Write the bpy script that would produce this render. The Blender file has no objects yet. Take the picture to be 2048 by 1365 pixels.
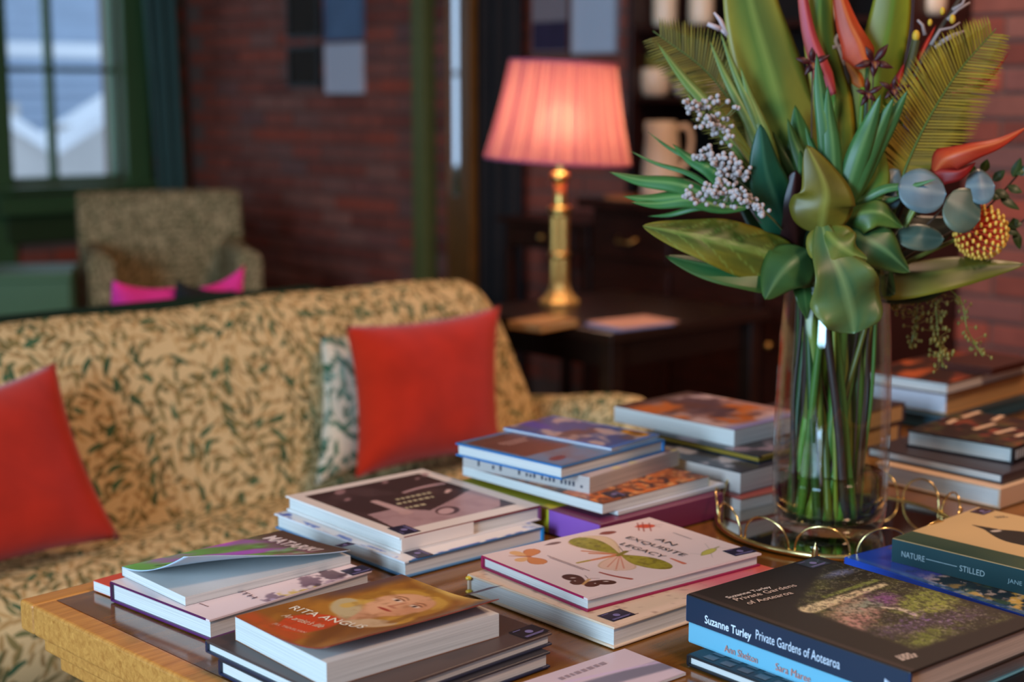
import bpy, bmesh, math, random
import numpy as np
from mathutils import Vector, Matrix

# ------------------------------------------------------------------ camera, world, main lights, exposure
sc = bpy.context.scene
F = 3000.0; TH = math.radians(9.2); YAW = math.radians(48); HC = 1.30   # focal length in px (2048 wide), pitch, heading, height
cam_d = bpy.data.cameras.new('camera'); cam = bpy.data.objects.new('camera', cam_d)
sc.collection.objects.link(cam); sc.camera = cam
cam.location = (0, 0, HC); cam.rotation_euler = (math.radians(90) - TH, 0, YAW - math.radians(90))
cam_d.sensor_width = 36; cam_d.lens = 36 * F / 2048
cam_d.clip_start = .05; cam_d.clip_end = 100
cam_d.dof.use_dof = True; cam_d.dof.focus_distance = 1.58; cam_d.dof.aperture_fstop = 3.4
cam_d.dof.aperture_blades = 0
vs = sc.view_settings
vs.view_transform = 'Standard'; vs.look = 'None'; vs.gamma = 1; vs.use_curve_mapping = False; vs.exposure = -0.12
w = bpy.data.worlds.new('world'); sc.world = w; w.use_nodes = True
bg = w.node_tree.nodes['Background']; bg.inputs[0].default_value = (.60, .77, 1.0, 1); bg.inputs[1].default_value = 1.7

def add_light(name, kind, loc, rot, energy, color, size=None, size_y=None):
    d = bpy.data.lights.new(name, kind); d.energy = energy; d.color = color
    if kind == 'AREA':
        d.shape = 'RECTANGLE'; d.size = size; d.size_y = size_y or size
    elif size is not None: d.shadow_soft_size = size
    o = bpy.data.objects.new(name, d); sc.collection.objects.link(o); o.location = loc; o.rotation_euler = rot
    return o
R = math.radians
# daylight entering by the two sash windows of the left wall (outside the picture)
add_light('daylight_window_two', 'AREA', (-2.34, .55, 1.62), (R(90), 0, R(-90)), 205, (.45, .715, 1.0), 1.15, 1.65)
add_light('daylight_window_three', 'AREA', (-2.34, 2.75, 1.62), (R(90), 0, R(-90)), 32, (.46, .73, 1.0), 1.15, 1.65)
# warm ceiling fittings
CEIL = [(1.5, -.6, 3.13, 52), (3.0, 1.6, 3.13, 42), (1.6, 5.0, 3.13, 2.2)]
for cx_, cy_, cz_, en in CEIL:
    add_light('ceiling_lamp_light', 'AREA', (cx_, cy_, cz_ - .03), (0, 0, 0), en, (1.0, .63, .42), .5, .5)

# ------------------------------------------------------------------ picture geometry helpers (2048 x 1365 frame)
fwv = (math.cos(YAW), math.sin(YAW)); rtv = (math.sin(YAW), -math.cos(YAW))
def ray(px, py):
    a = (px - 1024) / F; b = -(py - 682.5) / F
    fy = math.cos(TH) + b * math.sin(TH); z = -math.sin(TH) + b * math.cos(TH)
    return Vector((rtv[0] * a + fwv[0] * fy, rtv[1] * a + fwv[1] * fy, z))
def at(px, py, t): return ray(px, py) * t + Vector((0, 0, HC))
def pz(px, py, z): d = ray(px, py); return at(px, py, (z - HC) / d.z)
def pX(px, py, X): d = ray(px, py); return at(px, py, X / d.x)
def pY(px, py, Y): d = ray(px, py); return at(px, py, Y / d.y)
def proj(p):
    x, y, z = p[0], p[1], p[2] - HC
    a = rtv[0] * x + rtv[1] * y; f = fwv[0] * x + fwv[1] * y
    G = f * math.cos(TH) - z * math.sin(TH); U = f * math.sin(TH) + z * math.cos(TH)
    return (1024 + F * a / G, 682.5 - F * U / G, G)

# ------------------------------------------------------------------ materials
def lin(c):
    return tuple((v / 12.92 if v <= .04045 else ((v + .055) / 1.055) ** 2.4) for v in c)
def rgb(r, g, b): return lin((r / 255, g / 255, b / 255))
MATS = {}
def mat(name, col, rough=.5, metal=0, spec=.5, bump=0, bscale=200, vary=0, vscale=8, sheen=0, coat=0):
    if name in MATS: return MATS[name]
    m = bpy.data.materials.new(name); m.use_nodes = True; nt = m.node_tree; n = nt.nodes; l = nt.links
    p = n['Principled BSDF']; MATS[name] = m
    p.inputs['Base Color'].default_value = (*col, 1); p.inputs['Roughness'].default_value = rough
    p.inputs['Metallic'].default_value = metal; p.inputs['Specular IOR Level'].default_value = spec
    if sheen: p.inputs['Sheen Weight'].default_value = sheen
    if coat: p.inputs['Coat Weight'].default_value = coat; p.inputs['Coat Roughness'].default_value = .08
    if vary or bump:
        tc = n.new('ShaderNodeTexCoord')
    if vary:
        no = n.new('ShaderNodeTexNoise'); no.inputs['Scale'].default_value = vscale; no.inputs['Detail'].default_value = 4
        l.new(tc.outputs['Object'], no.inputs['Vector'])
        mx = n.new('ShaderNodeMix'); mx.data_type = 'RGBA'
        mx.inputs[6].default_value = (*[c * (1 - vary) for c in col], 1); mx.inputs[7].default_value = (*[min(1, c * (1 + vary)) for c in col], 1)
        l.new(no.outputs['Fac'], mx.inputs[0]); l.new(mx.outputs[2], p.inputs['Base Color'])
    if bump:
        nb = n.new('ShaderNodeTexNoise'); nb.inputs['Scale'].default_value = bscale; nb.inputs['Detail'].default_value = 3
        l.new(tc.outputs['Object'], nb.inputs['Vector'])
        bp = n.new('ShaderNodeBump'); bp.inputs['Strength'].default_value = bump; bp.inputs['Distance'].default_value = .004
        l.new(nb.outputs['Fac'], bp.inputs['Height']); l.new(bp.outputs[0], p.inputs['Normal'])
    return m
def attr_mat(name, rough=.4, transl=0, coat=0, spec=.5):
    if name in MATS: return MATS[name]
    m = bpy.data.materials.new(name); m.use_nodes = True; nt = m.node_tree; n = nt.nodes; l = nt.links
    p = n['Principled BSDF']; MATS[name] = m
    a = n.new('ShaderNodeAttribute'); a.attribute_name = 'Col'
    l.new(a.outputs['Color'], p.inputs['Base Color']); p.inputs['Roughness'].default_value = rough
    p.inputs['Specular IOR Level'].default_value = spec
    if coat: p.inputs['Coat Weight'].default_value = coat; p.inputs['Coat Roughness'].default_value = .12
    if transl:
        t = n.new('ShaderNodeBsdfTranslucent'); l.new(a.outputs['Color'], t.inputs['Color'])
        mx = n.new('ShaderNodeMixShader'); mx.inputs[0].default_value = transl
        l.new(p.outputs[0], mx.inputs[1]); l.new(t.outputs[0], mx.inputs[2])
        l.new(mx.outputs[0], n['Material Output'].inputs['Surface'])
    return m
def wood(name, c1, c2, rough=.35, scale=(1.2, 14, 14), coat=0, grain=1.0):
    if name in MATS: return MATS[name]
    m = bpy.data.materials.new(name); m.use_nodes = True; nt = m.node_tree; n = nt.nodes; l = nt.links
    p = n['Principled BSDF']; MATS[name] = m
    tc = n.new('ShaderNodeTexCoord'); mp = n.new('ShaderNodeMapping'); mp.inputs['Scale'].default_value = scale
    l.new(tc.outputs['Object'], mp.inputs['Vector'])
    no = n.new('ShaderNodeTexNoise'); no.inputs['Scale'].default_value = 6; no.inputs['Detail'].default_value = 8; no.inputs['Roughness'].default_value = .65
    no.inputs['Distortion'].default_value = .6
    l.new(mp.outputs[0], no.inputs['Vector'])
    cr = n.new('ShaderNodeValToRGB'); cr.color_ramp.elements[0].position = .32; cr.color_ramp.elements[1].position = .70
    cr.color_ramp.elements[0].color = (*c1, 1); cr.color_ramp.elements[1].color = (*c2, 1)
    l.new(no.outputs['Fac'], cr.inputs[0]); l.new(cr.outputs[0], p.inputs['Base Color'])
    p.inputs['Roughness'].default_value = rough
    if coat: p.inputs['Coat Weight'].default_value = coat; p.inputs['Coat Roughness'].default_value = .1
    bp = n.new('ShaderNodeBump'); bp.inputs['Strength'].default_value = .12 * grain; bp.inputs['Distance'].default_value = .002
    l.new(no.outputs['Fac'], bp.inputs['Height']); l.new(bp.outputs[0], p.inputs['Normal'])
    return m
def brick_mat(name, ramp):
    m = bpy.data.materials.new(name); m.use_nodes = True; nt = m.node_tree; n = nt.nodes; l = nt.links
    p = n['Principled BSDF']; p.inputs['Roughness'].default_value = .8; MATS[name] = m
    oi = n.new('ShaderNodeObjectInfo'); cr = n.new('ShaderNodeValToRGB')
    els = cr.color_ramp.elements
    while len(els) < len(ramp): els.new(.5)
    for e, (pos, c) in zip(els, ramp): e.position = pos; e.color = (*c, 1)
    tc = n.new('ShaderNodeTexCoord'); no = n.new('ShaderNodeTexNoise'); no.inputs['Scale'].default_value = 14; no.inputs['Detail'].default_value = 6
    geo = n.new('ShaderNodeNewGeometry')
    l.new(geo.outputs['Position'], no.inputs['Vector'])
    mx = n.new('ShaderNodeMix'); mx.data_type = 'RGBA'; mx.blend_type = 'MULTIPLY'; mx.inputs[0].default_value = .6
    l.new(oi.outputs['Random'], cr.inputs[0]); l.new(cr.outputs[0], mx.inputs[6])
    c2 = n.new('ShaderNodeValToRGB'); c2.color_ramp.elements[0].color = (.45, .42, .42, 1); c2.color_ramp.elements[1].color = (1.5, 1.45, 1.4, 1)
    l.new(no.outputs['Fac'], c2.inputs[0]); l.new(c2.outputs[0], mx.inputs[7]); l.new(mx.outputs[2], p.inputs['Base Color'])
    bp = n.new('ShaderNodeBump'); bp.inputs['Strength'].default_value = .4; bp.inputs['Distance'].default_value = .004
    l.new(no.outputs['Fac'], bp.inputs['Height']); l.new(bp.outputs[0], p.inputs['Normal'])
    return m
def thin_glass(name, tint=(1, 1, 1), refl=1.0, rough=.0):
    m = bpy.data.materials.new(name); m.use_nodes = True; nt = m.node_tree; n = nt.nodes; l = nt.links
    n.remove(n['Principled BSDF']); MATS[name] = m
    t = n.new('ShaderNodeBsdfTransparent'); t.inputs[0].default_value = (*tint, 1)
    g = n.new('ShaderNodeBsdfGlossy'); g.inputs['Roughness'].default_value = rough; g.inputs['Color'].default_value = (refl, refl, refl, 1)
    lw = n.new('ShaderNodeLayerWeight'); lw.inputs[0].default_value = .5
    pw = n.new('ShaderNodeMath'); pw.operation = 'POWER'; pw.inputs[1].default_value = 3.2; l.new(lw.outputs['Facing'], pw.inputs[0])
    ma = n.new('ShaderNodeMath'); ma.operation = 'MULTIPLY_ADD'; ma.inputs[1].default_value = .85; ma.inputs[2].default_value = .04; l.new(pw.outputs[0], ma.inputs[0])
    mx = n.new('ShaderNodeMixShader'); l.new(ma.outputs[0], mx.inputs[0]); l.new(t.outputs[0], mx.inputs[1]); l.new(g.outputs[0], mx.inputs[2])
    l.new(mx.outputs[0], n['Material Output'].inputs['Surface'])
    return m
def fabric(name, base, layers, rough=.9):
    """cloth printed all over with sprays of small leaves; layers = (scale, length, width, density, colour, offset)"""
    m = bpy.data.materials.new(name); m.use_nodes = True; nt = m.node_tree; n = nt.nodes; l = nt.links
    p = n['Principled BSDF']; p.inputs['Roughness'].default_value = rough; p.inputs['Specular IOR Level'].default_value = .15; MATS[name] = m
    uv = n.new('ShaderNodeUVMap'); uv.uv_map = 'UVMap'
    def math_(op, a, b=None, c=None):
        q = n.new('ShaderNodeMath'); q.operation = op
        for i, v in enumerate((a, b, c)):
            if v is None: continue
            if isinstance(v, (int, float)): q.inputs[i].default_value = v
            else: l.new(v, q.inputs[i])
        return q.outputs[0]
    # warp so that rows of leaves swing
    wn = n.new('ShaderNodeTexNoise'); wn.inputs['Scale'].default_value = 9; l.new(uv.outputs[0], wn.inputs['Vector'])
    wsub = n.new('ShaderNodeVectorMath'); wsub.operation = 'SUBTRACT'; l.new(wn.outputs['Color'], wsub.inputs[0]); wsub.inputs[1].default_value = (.5, .5, .5)
    wsc = n.new('ShaderNodeVectorMath'); wsc.operation = 'SCALE'; wsc.inputs['Scale'].default_value = .035; l.new(wsub.outputs[0], wsc.inputs[0])
    wad = n.new('ShaderNodeVectorMath'); wad.operation = 'ADD'; l.new(uv.outputs[0], wad.inputs[0]); l.new(wsc.outputs[0], wad.inputs[1])
    cur = None
    for (scale, ln, wd, dens, col, off) in layers:
        ad = n.new('ShaderNodeVectorMath'); ad.operation = 'ADD'; ad.inputs[1].default_value = (off, off * 1.7, 0); l.new(wad.outputs[0], ad.inputs[0])
        vo = n.new('ShaderNodeTexVoronoi'); vo.voronoi_dimensions = '2D'; vo.inputs['Scale'].default_value = scale; vo.inputs['Randomness'].default_value = .85
        l.new(ad.outputs[0], vo.inputs['Vector'])
        sb = n.new('ShaderNodeVectorMath'); sb.operation = 'SUBTRACT'
        l.new(ad.outputs[0], sb.inputs[0]); l.new(vo.outputs['Position'], sb.inputs[1])
        sp = n.new('ShaderNodeSeparateColor'); l.new(vo.outputs['Color'], sp.inputs[0])
        dn = n.new('ShaderNodeTexNoise'); dn.inputs['Scale'].default_value = 7; l.new(vo.outputs['Position'], dn.inputs['Vector'])
        ang = math_('MULTIPLY_ADD', dn.outputs['Fac'], 9.0, math_('MULTIPLY', sp.outputs[0], 1.9))
        rt = n.new('ShaderNodeVectorRotate'); rt.rotation_type = 'Z_AXIS'; l.new(sb.outputs[0], rt.inputs['Vector']); l.new(ang, rt.inputs['Angle'])
        sx = n.new('ShaderNodeSeparateXYZ'); l.new(rt.outputs[0], sx.inputs[0])
        x2 = math_('POWER', math_('ABSOLUTE', math_('DIVIDE', sx.outputs[0], ln)), 2.0)
        yb = math_('ADD', sx.outputs[1], math_('MULTIPLY', x2, wd * .8))          # a slight bend
        hw = math_('MULTIPLY', math_('SUBTRACT', 1.0, x2), wd)
        dd = math_('SUBTRACT', hw, math_('ABSOLUTE', yb))
        msk = math_('GREATER_THAN', dd, 0.0)
        msk = math_('MULTIPLY', msk, math_('LESS_THAN', sp.outputs[1], dens))
        mx = n.new('ShaderNodeMix'); mx.data_type = 'RGBA'; l.new(msk, mx.inputs[0])
        if cur is None: mx.inputs[6].default_value = (*base, 1)
        else: l.new(cur, mx.inputs[6])
        # shade from leaf to leaf
        cm = n.new('ShaderNodeMix'); cm.data_type = 'RGBA'; l.new(sp.outputs[2], cm.inputs[0])
        cm.inputs[6].default_value = (*[c * .75 for c in col], 1); cm.inputs[7].default_value = (*[min(1, c * 1.3) for c in col], 1)
        l.new(cm.outputs[2], mx.inputs[7]); cur = mx.outputs[2]
    l.new(cur, p.inputs['Base Color'])
    wv = n.new('ShaderNodeTexNoise'); wv.inputs['Scale'].default_value = 900; l.new(uv.outputs[0], wv.inputs['Vector'])
    bp = n.new('ShaderNodeBump'); bp.inputs['Strength'].default_value = .25; bp.inputs['Distance'].default_value = .001
    l.new(wv.outputs['Fac'], bp.inputs['Height']); l.new(bp.outputs[0], p.inputs['Normal'])
    return m
def page_mat(name, col):
    if name in MATS: return MATS[name]
    m = bpy.data.materials.new(name); m.use_nodes = True; nt = m.node_tree; n = nt.nodes; l = nt.links
    p = n['Principled BSDF']; p.inputs['Roughness'].default_value = .75; p.inputs['Specular IOR Level'].default_value = .2; MATS[name] = m
    tc = n.new('ShaderNodeTexCoord'); mp = n.new('ShaderNodeMapping'); mp.inputs['Scale'].default_value = (3, 3, 620)
    l.new(tc.outputs['Object'], mp.inputs[0])
    no = n.new('ShaderNodeTexNoise'); no.inputs['Scale'].default_value = 1.6; no.inputs['Detail'].default_value = 3; l.new(mp.outputs[0], no.inputs['Vector'])
    cr = n.new('ShaderNodeValToRGB'); cr.color_ramp.elements[0].position = .30; cr.color_ramp.elements[1].position = .62
    cr.color_ramp.elements[0].color = (*[c * .72 for c in col], 1); cr.color_ramp.elements[1].color = (*col, 1)
    l.new(no.outputs['Fac'], cr.inputs[0]); l.new(cr.outputs[0], p.inputs['Base Color'])
    bp = n.new('ShaderNodeBump'); bp.inputs['Strength'].default_value = .3; bp.inputs['Distance'].default_value = .0006
    l.new(no.outputs['Fac'], bp.inputs['Height']); l.new(bp.outputs[0], p.inputs['Normal'])
    return m

# ------------------------------------------------------------------ mesh helpers
COL = sc.collection
def link(o): COL.objects.link(o); return o
def tag(o, label=None, cat=None, group=None, kind=None):
    if label: o['label'] = label
    if cat: o['category'] = cat
    if group: o['group'] = group
    if kind: o['kind'] = kind
    return o
def empty(name, loc=(0, 0, 0), rz=0.0, label=None, cat=None, group=None):
    o = bpy.data.objects.new(name, None); link(o); o.location = loc; o.rotation_euler = (0, 0, rz); o.empty_display_size = .05
    return tag(o, label, cat, group)
class MB:
    def __init__(s): s.v = []; s.f = []; s.c = None
    def add(s, vs, fs):
        b = len(s.v); s.v += [tuple(v) for v in vs]; s.f += [tuple(i + b for i in f) for f in fs]; return s
    def box(s, x0, x1, y0, y1, z0, z1):
        return s.add([(x0, y0, z0), (x1, y0, z0), (x1, y1, z0), (x0, y1, z0), (x0, y0, z1), (x1, y0, z1), (x1, y1, z1), (x0, y1, z1)],
                     [(0, 3, 2, 1), (4, 5, 6, 7), (0, 1, 5, 4), (1, 2, 6, 5), (2, 3, 7, 6), (3, 0, 4, 7)])
    def tube(s, pts, r, n=8, caps=True, closed=False):
        pts = [Vector(p) for p in pts]; k = len(pts)
        rs = r if isinstance(r, (list, tuple)) else [r] * k
        vs = []; fs = []; prev = None
        for i, p in enumerate(pts):
            if closed: t = pts[(i + 1) % k] - pts[(i - 1) % k]
            else: t = pts[min(i + 1, k - 1)] - pts[max(i - 1, 0)]
            t = t.normalized() if t.length > 1e-9 else Vector((0, 0, 1))
            if prev is None:
                a = Vector((0, 0, 1)) if abs(t.z) < .9 else Vector((1, 0, 0)); u = t.cross(a).normalized()
            else:
                u = (prev - t * prev.dot(t)); u = u.normalized() if u.length > 1e-9 else t.orthogonal().normalized()
            prev = u; w_ = t.cross(u)
            for j in range(n):
                q = 2 * math.pi * j / n; vs.append(p + (u * math.cos(q) + w_ * math.sin(q)) * rs[i])
        for i in range(k if closed else k - 1):
            a = i * n; b = ((i + 1) % k) * n
            for j in range(n): fs.append((a + j, a + (j + 1) % n, b + (j + 1) % n, b + j))
        if caps and not closed: fs.append(tuple(range(n))[::-1]); fs.append(tuple((k - 1) * n + j for j in range(n)))
        return s.add(vs, fs)
    def lathe(s, prof, n=32, c=(0, 0, 0), close=False, phase=0):
        vs = []; fs = []
        for (r, z) in prof:
            for j in range(n):
                q = 2 * math.pi * j / n + phase; vs.append((c[0] + r * math.cos(q), c[1] + r * math.sin(q), c[2] + z))
        k = len(prof)
        for i in range(k if close else k - 1):
            a = i * n; b = ((i + 1) % k) * n
            for j in range(n): fs.append((a + j, a + (j + 1) % n, b + (j + 1) % n, b + j))
        if not close:
            if prof[0][0] > 1e-6: fs.append(tuple(range(n))[::-1])
            if prof[-1][0] > 1e-6: fs.append(tuple((k - 1) * n + j for j in range(n)))
        return s.add(vs, fs)
    def grid(s, fn, nu, nv):
        vs = [fn(i / nu, j / nv) for j in range(nv + 1) for i in range(nu + 1)]; W = nu + 1
        fs = [(j * W + i, j * W + i + 1, (j + 1) * W + i + 1, (j + 1) * W + i) for j in range(nv) for i in range(nu)]
        return s.add(vs, fs)
    def ball(s, c, r, n=8, m=6, sc_=(1, 1, 1)):
        vs = [(c[0], c[1], c[2] - r * sc_[2])]
        for j in range(1, m):
            ph = -math.pi / 2 + math.pi * j / m
            for i in range(n):
                q = 2 * math.pi * i / n; vs.append((c[0] + r * sc_[0] * math.cos(ph) * math.cos(q), c[1] + r * sc_[1] * math.cos(ph) * math.sin(q), c[2] + r * sc_[2] * math.sin(ph)))
        vs.append((c[0], c[1], c[2] + r * sc_[2])); e = len(vs) - 1; fs = []
        for i in range(n): fs.append((0, 1 + (i + 1) % n, 1 + i))
        for j in range(m - 2):
            for i in range(n): a = 1 + j * n; fs.append((a + i, a + (i + 1) % n, a + n + (i + 1) % n, a + n + i))
        a = 1 + (m - 2) * n
        for i in range(n): fs.append((a + i, a + (i + 1) % n, e))
        return s.add(vs, fs)
    def prism(s, pts, h0, h1, axis='z'):
        """polygon (list of 2-D points) extruded along an axis"""
        k = len(pts)
        def P(a, b, h): return (a, b, h) if axis == 'z' else ((h, a, b) if axis == 'x' else (a, h, b))
        vs = [P(a, b, h0) for a, b in pts] + [P(a, b, h1) for a, b in pts]
        fs = [tuple(range(k))[::-1], tuple(range(k, 2 * k))] + [(i, (i + 1) % k, k + (i + 1) % k, k + i) for i in range(k)]
        return s.add(vs, fs)
    def mesh(s, name, bevel=0, seg=2, smooth=False, fix=True, uv=False):
        me = bpy.data.meshes.new(name); me.from_pydata(s.v, [], s.f)
        if bevel or fix:
            bm = bmesh.new(); bm.from_mesh(me)
            if fix: bmesh.ops.recalc_face_normals(bm, faces=bm.faces)
            if bevel:
                ed = [e for e in bm.edges if len(e.link_faces) == 2 and e.calc_face_angle(0) > R(35)]
                bmesh.ops.bevel(bm, geom=ed, offset=bevel, segments=seg, profile=.5, affect='EDGES', clamp_overlap=True)
            bm.to_mesh(me); bm.free()
        if smooth: me.polygons.foreach_set('use_smooth', [True] * len(me.polygons))
        if uv: box_uv(me)
        me.update(); return me
    def build(s, name, m, parent=None, bevel=0, seg=2, smooth=False, fix=True, uv=False, loc=None, rot=None):
        return obj(name, s.mesh(name, bevel, seg, smooth, fix, uv), m, parent, loc, rot)
def box_uv(me):
    lay = me.uv_layers.new(name='UVMap')
    for p in me.polygons:
        nx, ny, nz = (abs(c) for c in p.normal)
        for li in p.loop_indices:
            co = me.vertices[me.loops[li].vertex_index].co
            lay.data[li].uv = (co.y, co.z) if nx > ny and nx > nz else ((co.x, co.z) if ny > nz else (co.x, co.y))
def obj(name, me, m, parent=None, loc=None, rot=None):
    o = bpy.data.objects.new(name, me); link(o)
    if m is not None and not me.materials: me.materials.append(m)
    if parent is not None: o.parent = parent
    if loc is not None: o.location = loc
    if rot is not None: o.rotation_euler = rot
    return o
def box(name, x0, x1, y0, y1, z0, z1, m, parent=None, bevel=0, **k): return MB().box(x0, x1, y0, y1, z0, z1).build(name, m, parent, bevel, **k)
def smooth_auto(o, ang=40):
    me = o.data; me.polygons.foreach_set('use_smooth', [True] * len(me.polygons))
    try: me.set_sharp_from_angle(angle=R(ang))
    except Exception: pass
    return o
def catmull(pts, n):
    pts = [Vector(p) for p in pts]
    if len(pts) == 2: return [pts[0].lerp(pts[1], i / n) for i in range(n + 1)]
    P = [pts[0] * 2 - pts[1]] + pts + [pts[-1] * 2 - pts[-2]]; out = []; k = len(pts) - 1
    for i in range(n + 1):
        u = i / n * k; j = min(int(u), k - 1); t = u - j; a, b, c, d = P[j], P[j + 1], P[j + 2], P[j + 3]
        out.append(.5 * ((2 * b) + (c - a) * t + (2 * a - 5 * b + 4 * c - d) * t * t + (3 * b - a - 3 * c + d) * t ** 3))
    return out
def col_attr(me, cols):
    a = me.color_attributes.new('Col', 'FLOAT_COLOR', 'POINT')
    arr = np.ones((len(me.vertices), 4), np.float32); arr[:, :3] = cols; a.data.foreach_set('color', arr.ravel())
def text_verts(body, bold=0.0, shear=0.0):
    cu = bpy.data.curves.new('t', 'FONT'); cu.body = body; cu.size = 1; cu.offset = bold; cu.shear = shear; cu.resolution_u = 3
    o = bpy.data.objects.new('t', cu); link(o)
    dg = bpy.context.evaluated_depsgraph_get(); me = bpy.data.meshes.new_from_object(o.evaluated_get(dg))
    v = [tuple(q.co) for q in me.vertices]; f = [tuple(p.vertices) for p in me.polygons]
    bpy.data.objects.remove(o); bpy.data.curves.remove(cu); bpy.data.meshes.remove(me)
    return v, f
# ------------------------------------------------------------------ the room
XW, YW, ZC = 4.2, 7.3, 3.2          # brick wall, window wall, ceiling
XL, YF = -2.4, -2.3
M_floor = wood('floor_boards', rgb(60, 36, 22), rgb(96, 58, 34), .4, (1, 12, 1))
M_ceil = mat('ceiling_paint', rgb(170, 150, 134), .9)
M_plaster = mat('plaster_rose', rgb(112, 80, 70), .9, vary=.1)
M_mortar = mat('mortar', rgb(124, 94, 82), .95, bump=.5, bscale=60, vary=.2, vscale=3)
M_green = mat('green_paint', rgb(72, 104, 62), .45, vary=.12, vscale=5)
M_greend = mat('green_paint_dark', rgb(50, 70, 36), .5, vary=.1, vscale=5)
M_brick = brick_mat('brick', [(0, rgb(120, 60, 48)), (.3, rgb(154, 76, 58)), (.5, rgb(146, 88, 74)), (.7, rgb(176, 78, 54)), (.88, rgb(130, 84, 76)), (1, rgb(166, 102, 84))])
def struct(o): return tag(o, kind='structure')
struct(box('floor', XL, XW, YF, YW, -.1, 0, M_floor))
struct(box('ceiling', XL, XW, YF, YW, ZC, ZC + .1, M_ceil))
wall_r = struct(box('wall_right', XW, XW + .2, YF, YW + .2, 0, ZC, M_mortar))
struct(box('wall_front', XL - .2, XW + .2, YF - .2, YF, 0, ZC, M_plaster))
# left wall with two sash windows (outside the picture, they light the table)
wl = MB()
wins = [(-.05, 1.15), (2.15, 3.35)]; WZ0, WZ1 = .78, 2.46
ys = [YF] + [y for ww in wins for y in ww] + [YW]
for i in range(0, len(ys), 2): wl.box(XL - .2, XL, ys[i], ys[i + 1], 0, ZC)
for (a, b) in wins: wl.box(XL - .2, XL, a, b, 0, WZ0); wl.box(XL - .2, XL, a, b, WZ1, ZC)
struct(wl.build('wall_left', M_plaster))
for k, (a, b) in enumerate(wins):
    fr = MB()
    for q in (a, (a + b) / 2 - .02, b - .05): fr.box(XL - .1, XL - .02, q, q + (.05 if q != (a + b) / 2 - .02 else .04), WZ0, WZ1)
    for q in (WZ0, (WZ0 + WZ1) / 2 - .025, WZ1 - .05): fr.box(XL - .1, XL - .02, a, b, q, q + .05)
    struct(fr.build('window_%d' % (k + 2), M_green))
# back wall with the window in the picture
wx0, wx1 = pY(13, 250, YW).x, pY(243, 250, YW).x
wz0, wz1 = pY(120, 366, YW).z, 2.7
wb = MB(); wb.box(XL - .2, wx0, YW, YW + .2, 0, ZC); wb.box(wx1, XW + .2, YW, YW + .2, 0, ZC)
wb.box(wx0, wx1, YW, YW + .2, 0, wz0); wb.box(wx0, wx1, YW, YW + .2, wz1, ZC)
wall_b = struct(wb.build('wall_back', M_mortar))
win = struct(MB().box(wx0, wx0 + .035, YW + .02, YW + .12, wz0, wz1).box(wx1 - .02, wx1, YW + .02, YW + .12, wz0, wz1)
    .box(wx0, wx1, YW + .02, YW + .12, wz0, wz0 + .03).box(wx0, wx1, YW + .02, YW + .12, wz1 - .05, wz1).build('window_1', M_green, bevel=.004))
mx_ = pY(100, 200, YW + .07).x; bz_ = pY(160, 140, YW + .07).z
box('mullion', mx_ - .016, mx_ + .016, YW + .04, YW + .1, wz0, wz1, M_green, win, .003)
box('glazing_bar', wx0, wx1, YW + .05, YW + .09, bz_ - .012, bz_ + .012, M_greend, win, .002)
M_pane = thin_glass('window_glass', (.97, .99, 1), .5)
for a, b in ((wx0 + .03, mx_ - .016), (mx_ + .016, wx1 - .02)):
    for c, d in ((wz0 + .03, bz_ - .012), (bz_ + .012, wz1 - .05)): box('pane', a, b, YW + .068, YW + .072, c, d, M_pane, win)
# architrave, sill board and the panelled box under the sill
tr = MB(); ax1 = pY(292, 250, YW).x
tr.box(wx1, ax1, YW - .05, YW, 0.3, ZC - .2); tr.box(wx0 - .14, wx0, YW - .05, YW, 0.3, ZC - .2)
struct(tr.build('trim_1', M_green, bevel=.006))
sz = pY(100, 372, YW - .1).z; lz = pY(100, 418, YW - .12).z
struct(MB().box(wx0 - .12, ax1, YW - .14, YW, sz - .03, sz).box(wx0 - .1, ax1, YW - .1, YW, lz + .02, sz - .05)
    .box(wx0 - .12, ax1, YW - .16, YW, lz - .02, lz + .02).build('trim_2', M_green, bevel=.006))
pz0 = pY(100, 484, YW - .06).z
struct(box('trim_3', wx0 - .05, ax1 - .03, YW - .06, YW, pz0, lz - .02, M_greend, bevel=.005))
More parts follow.
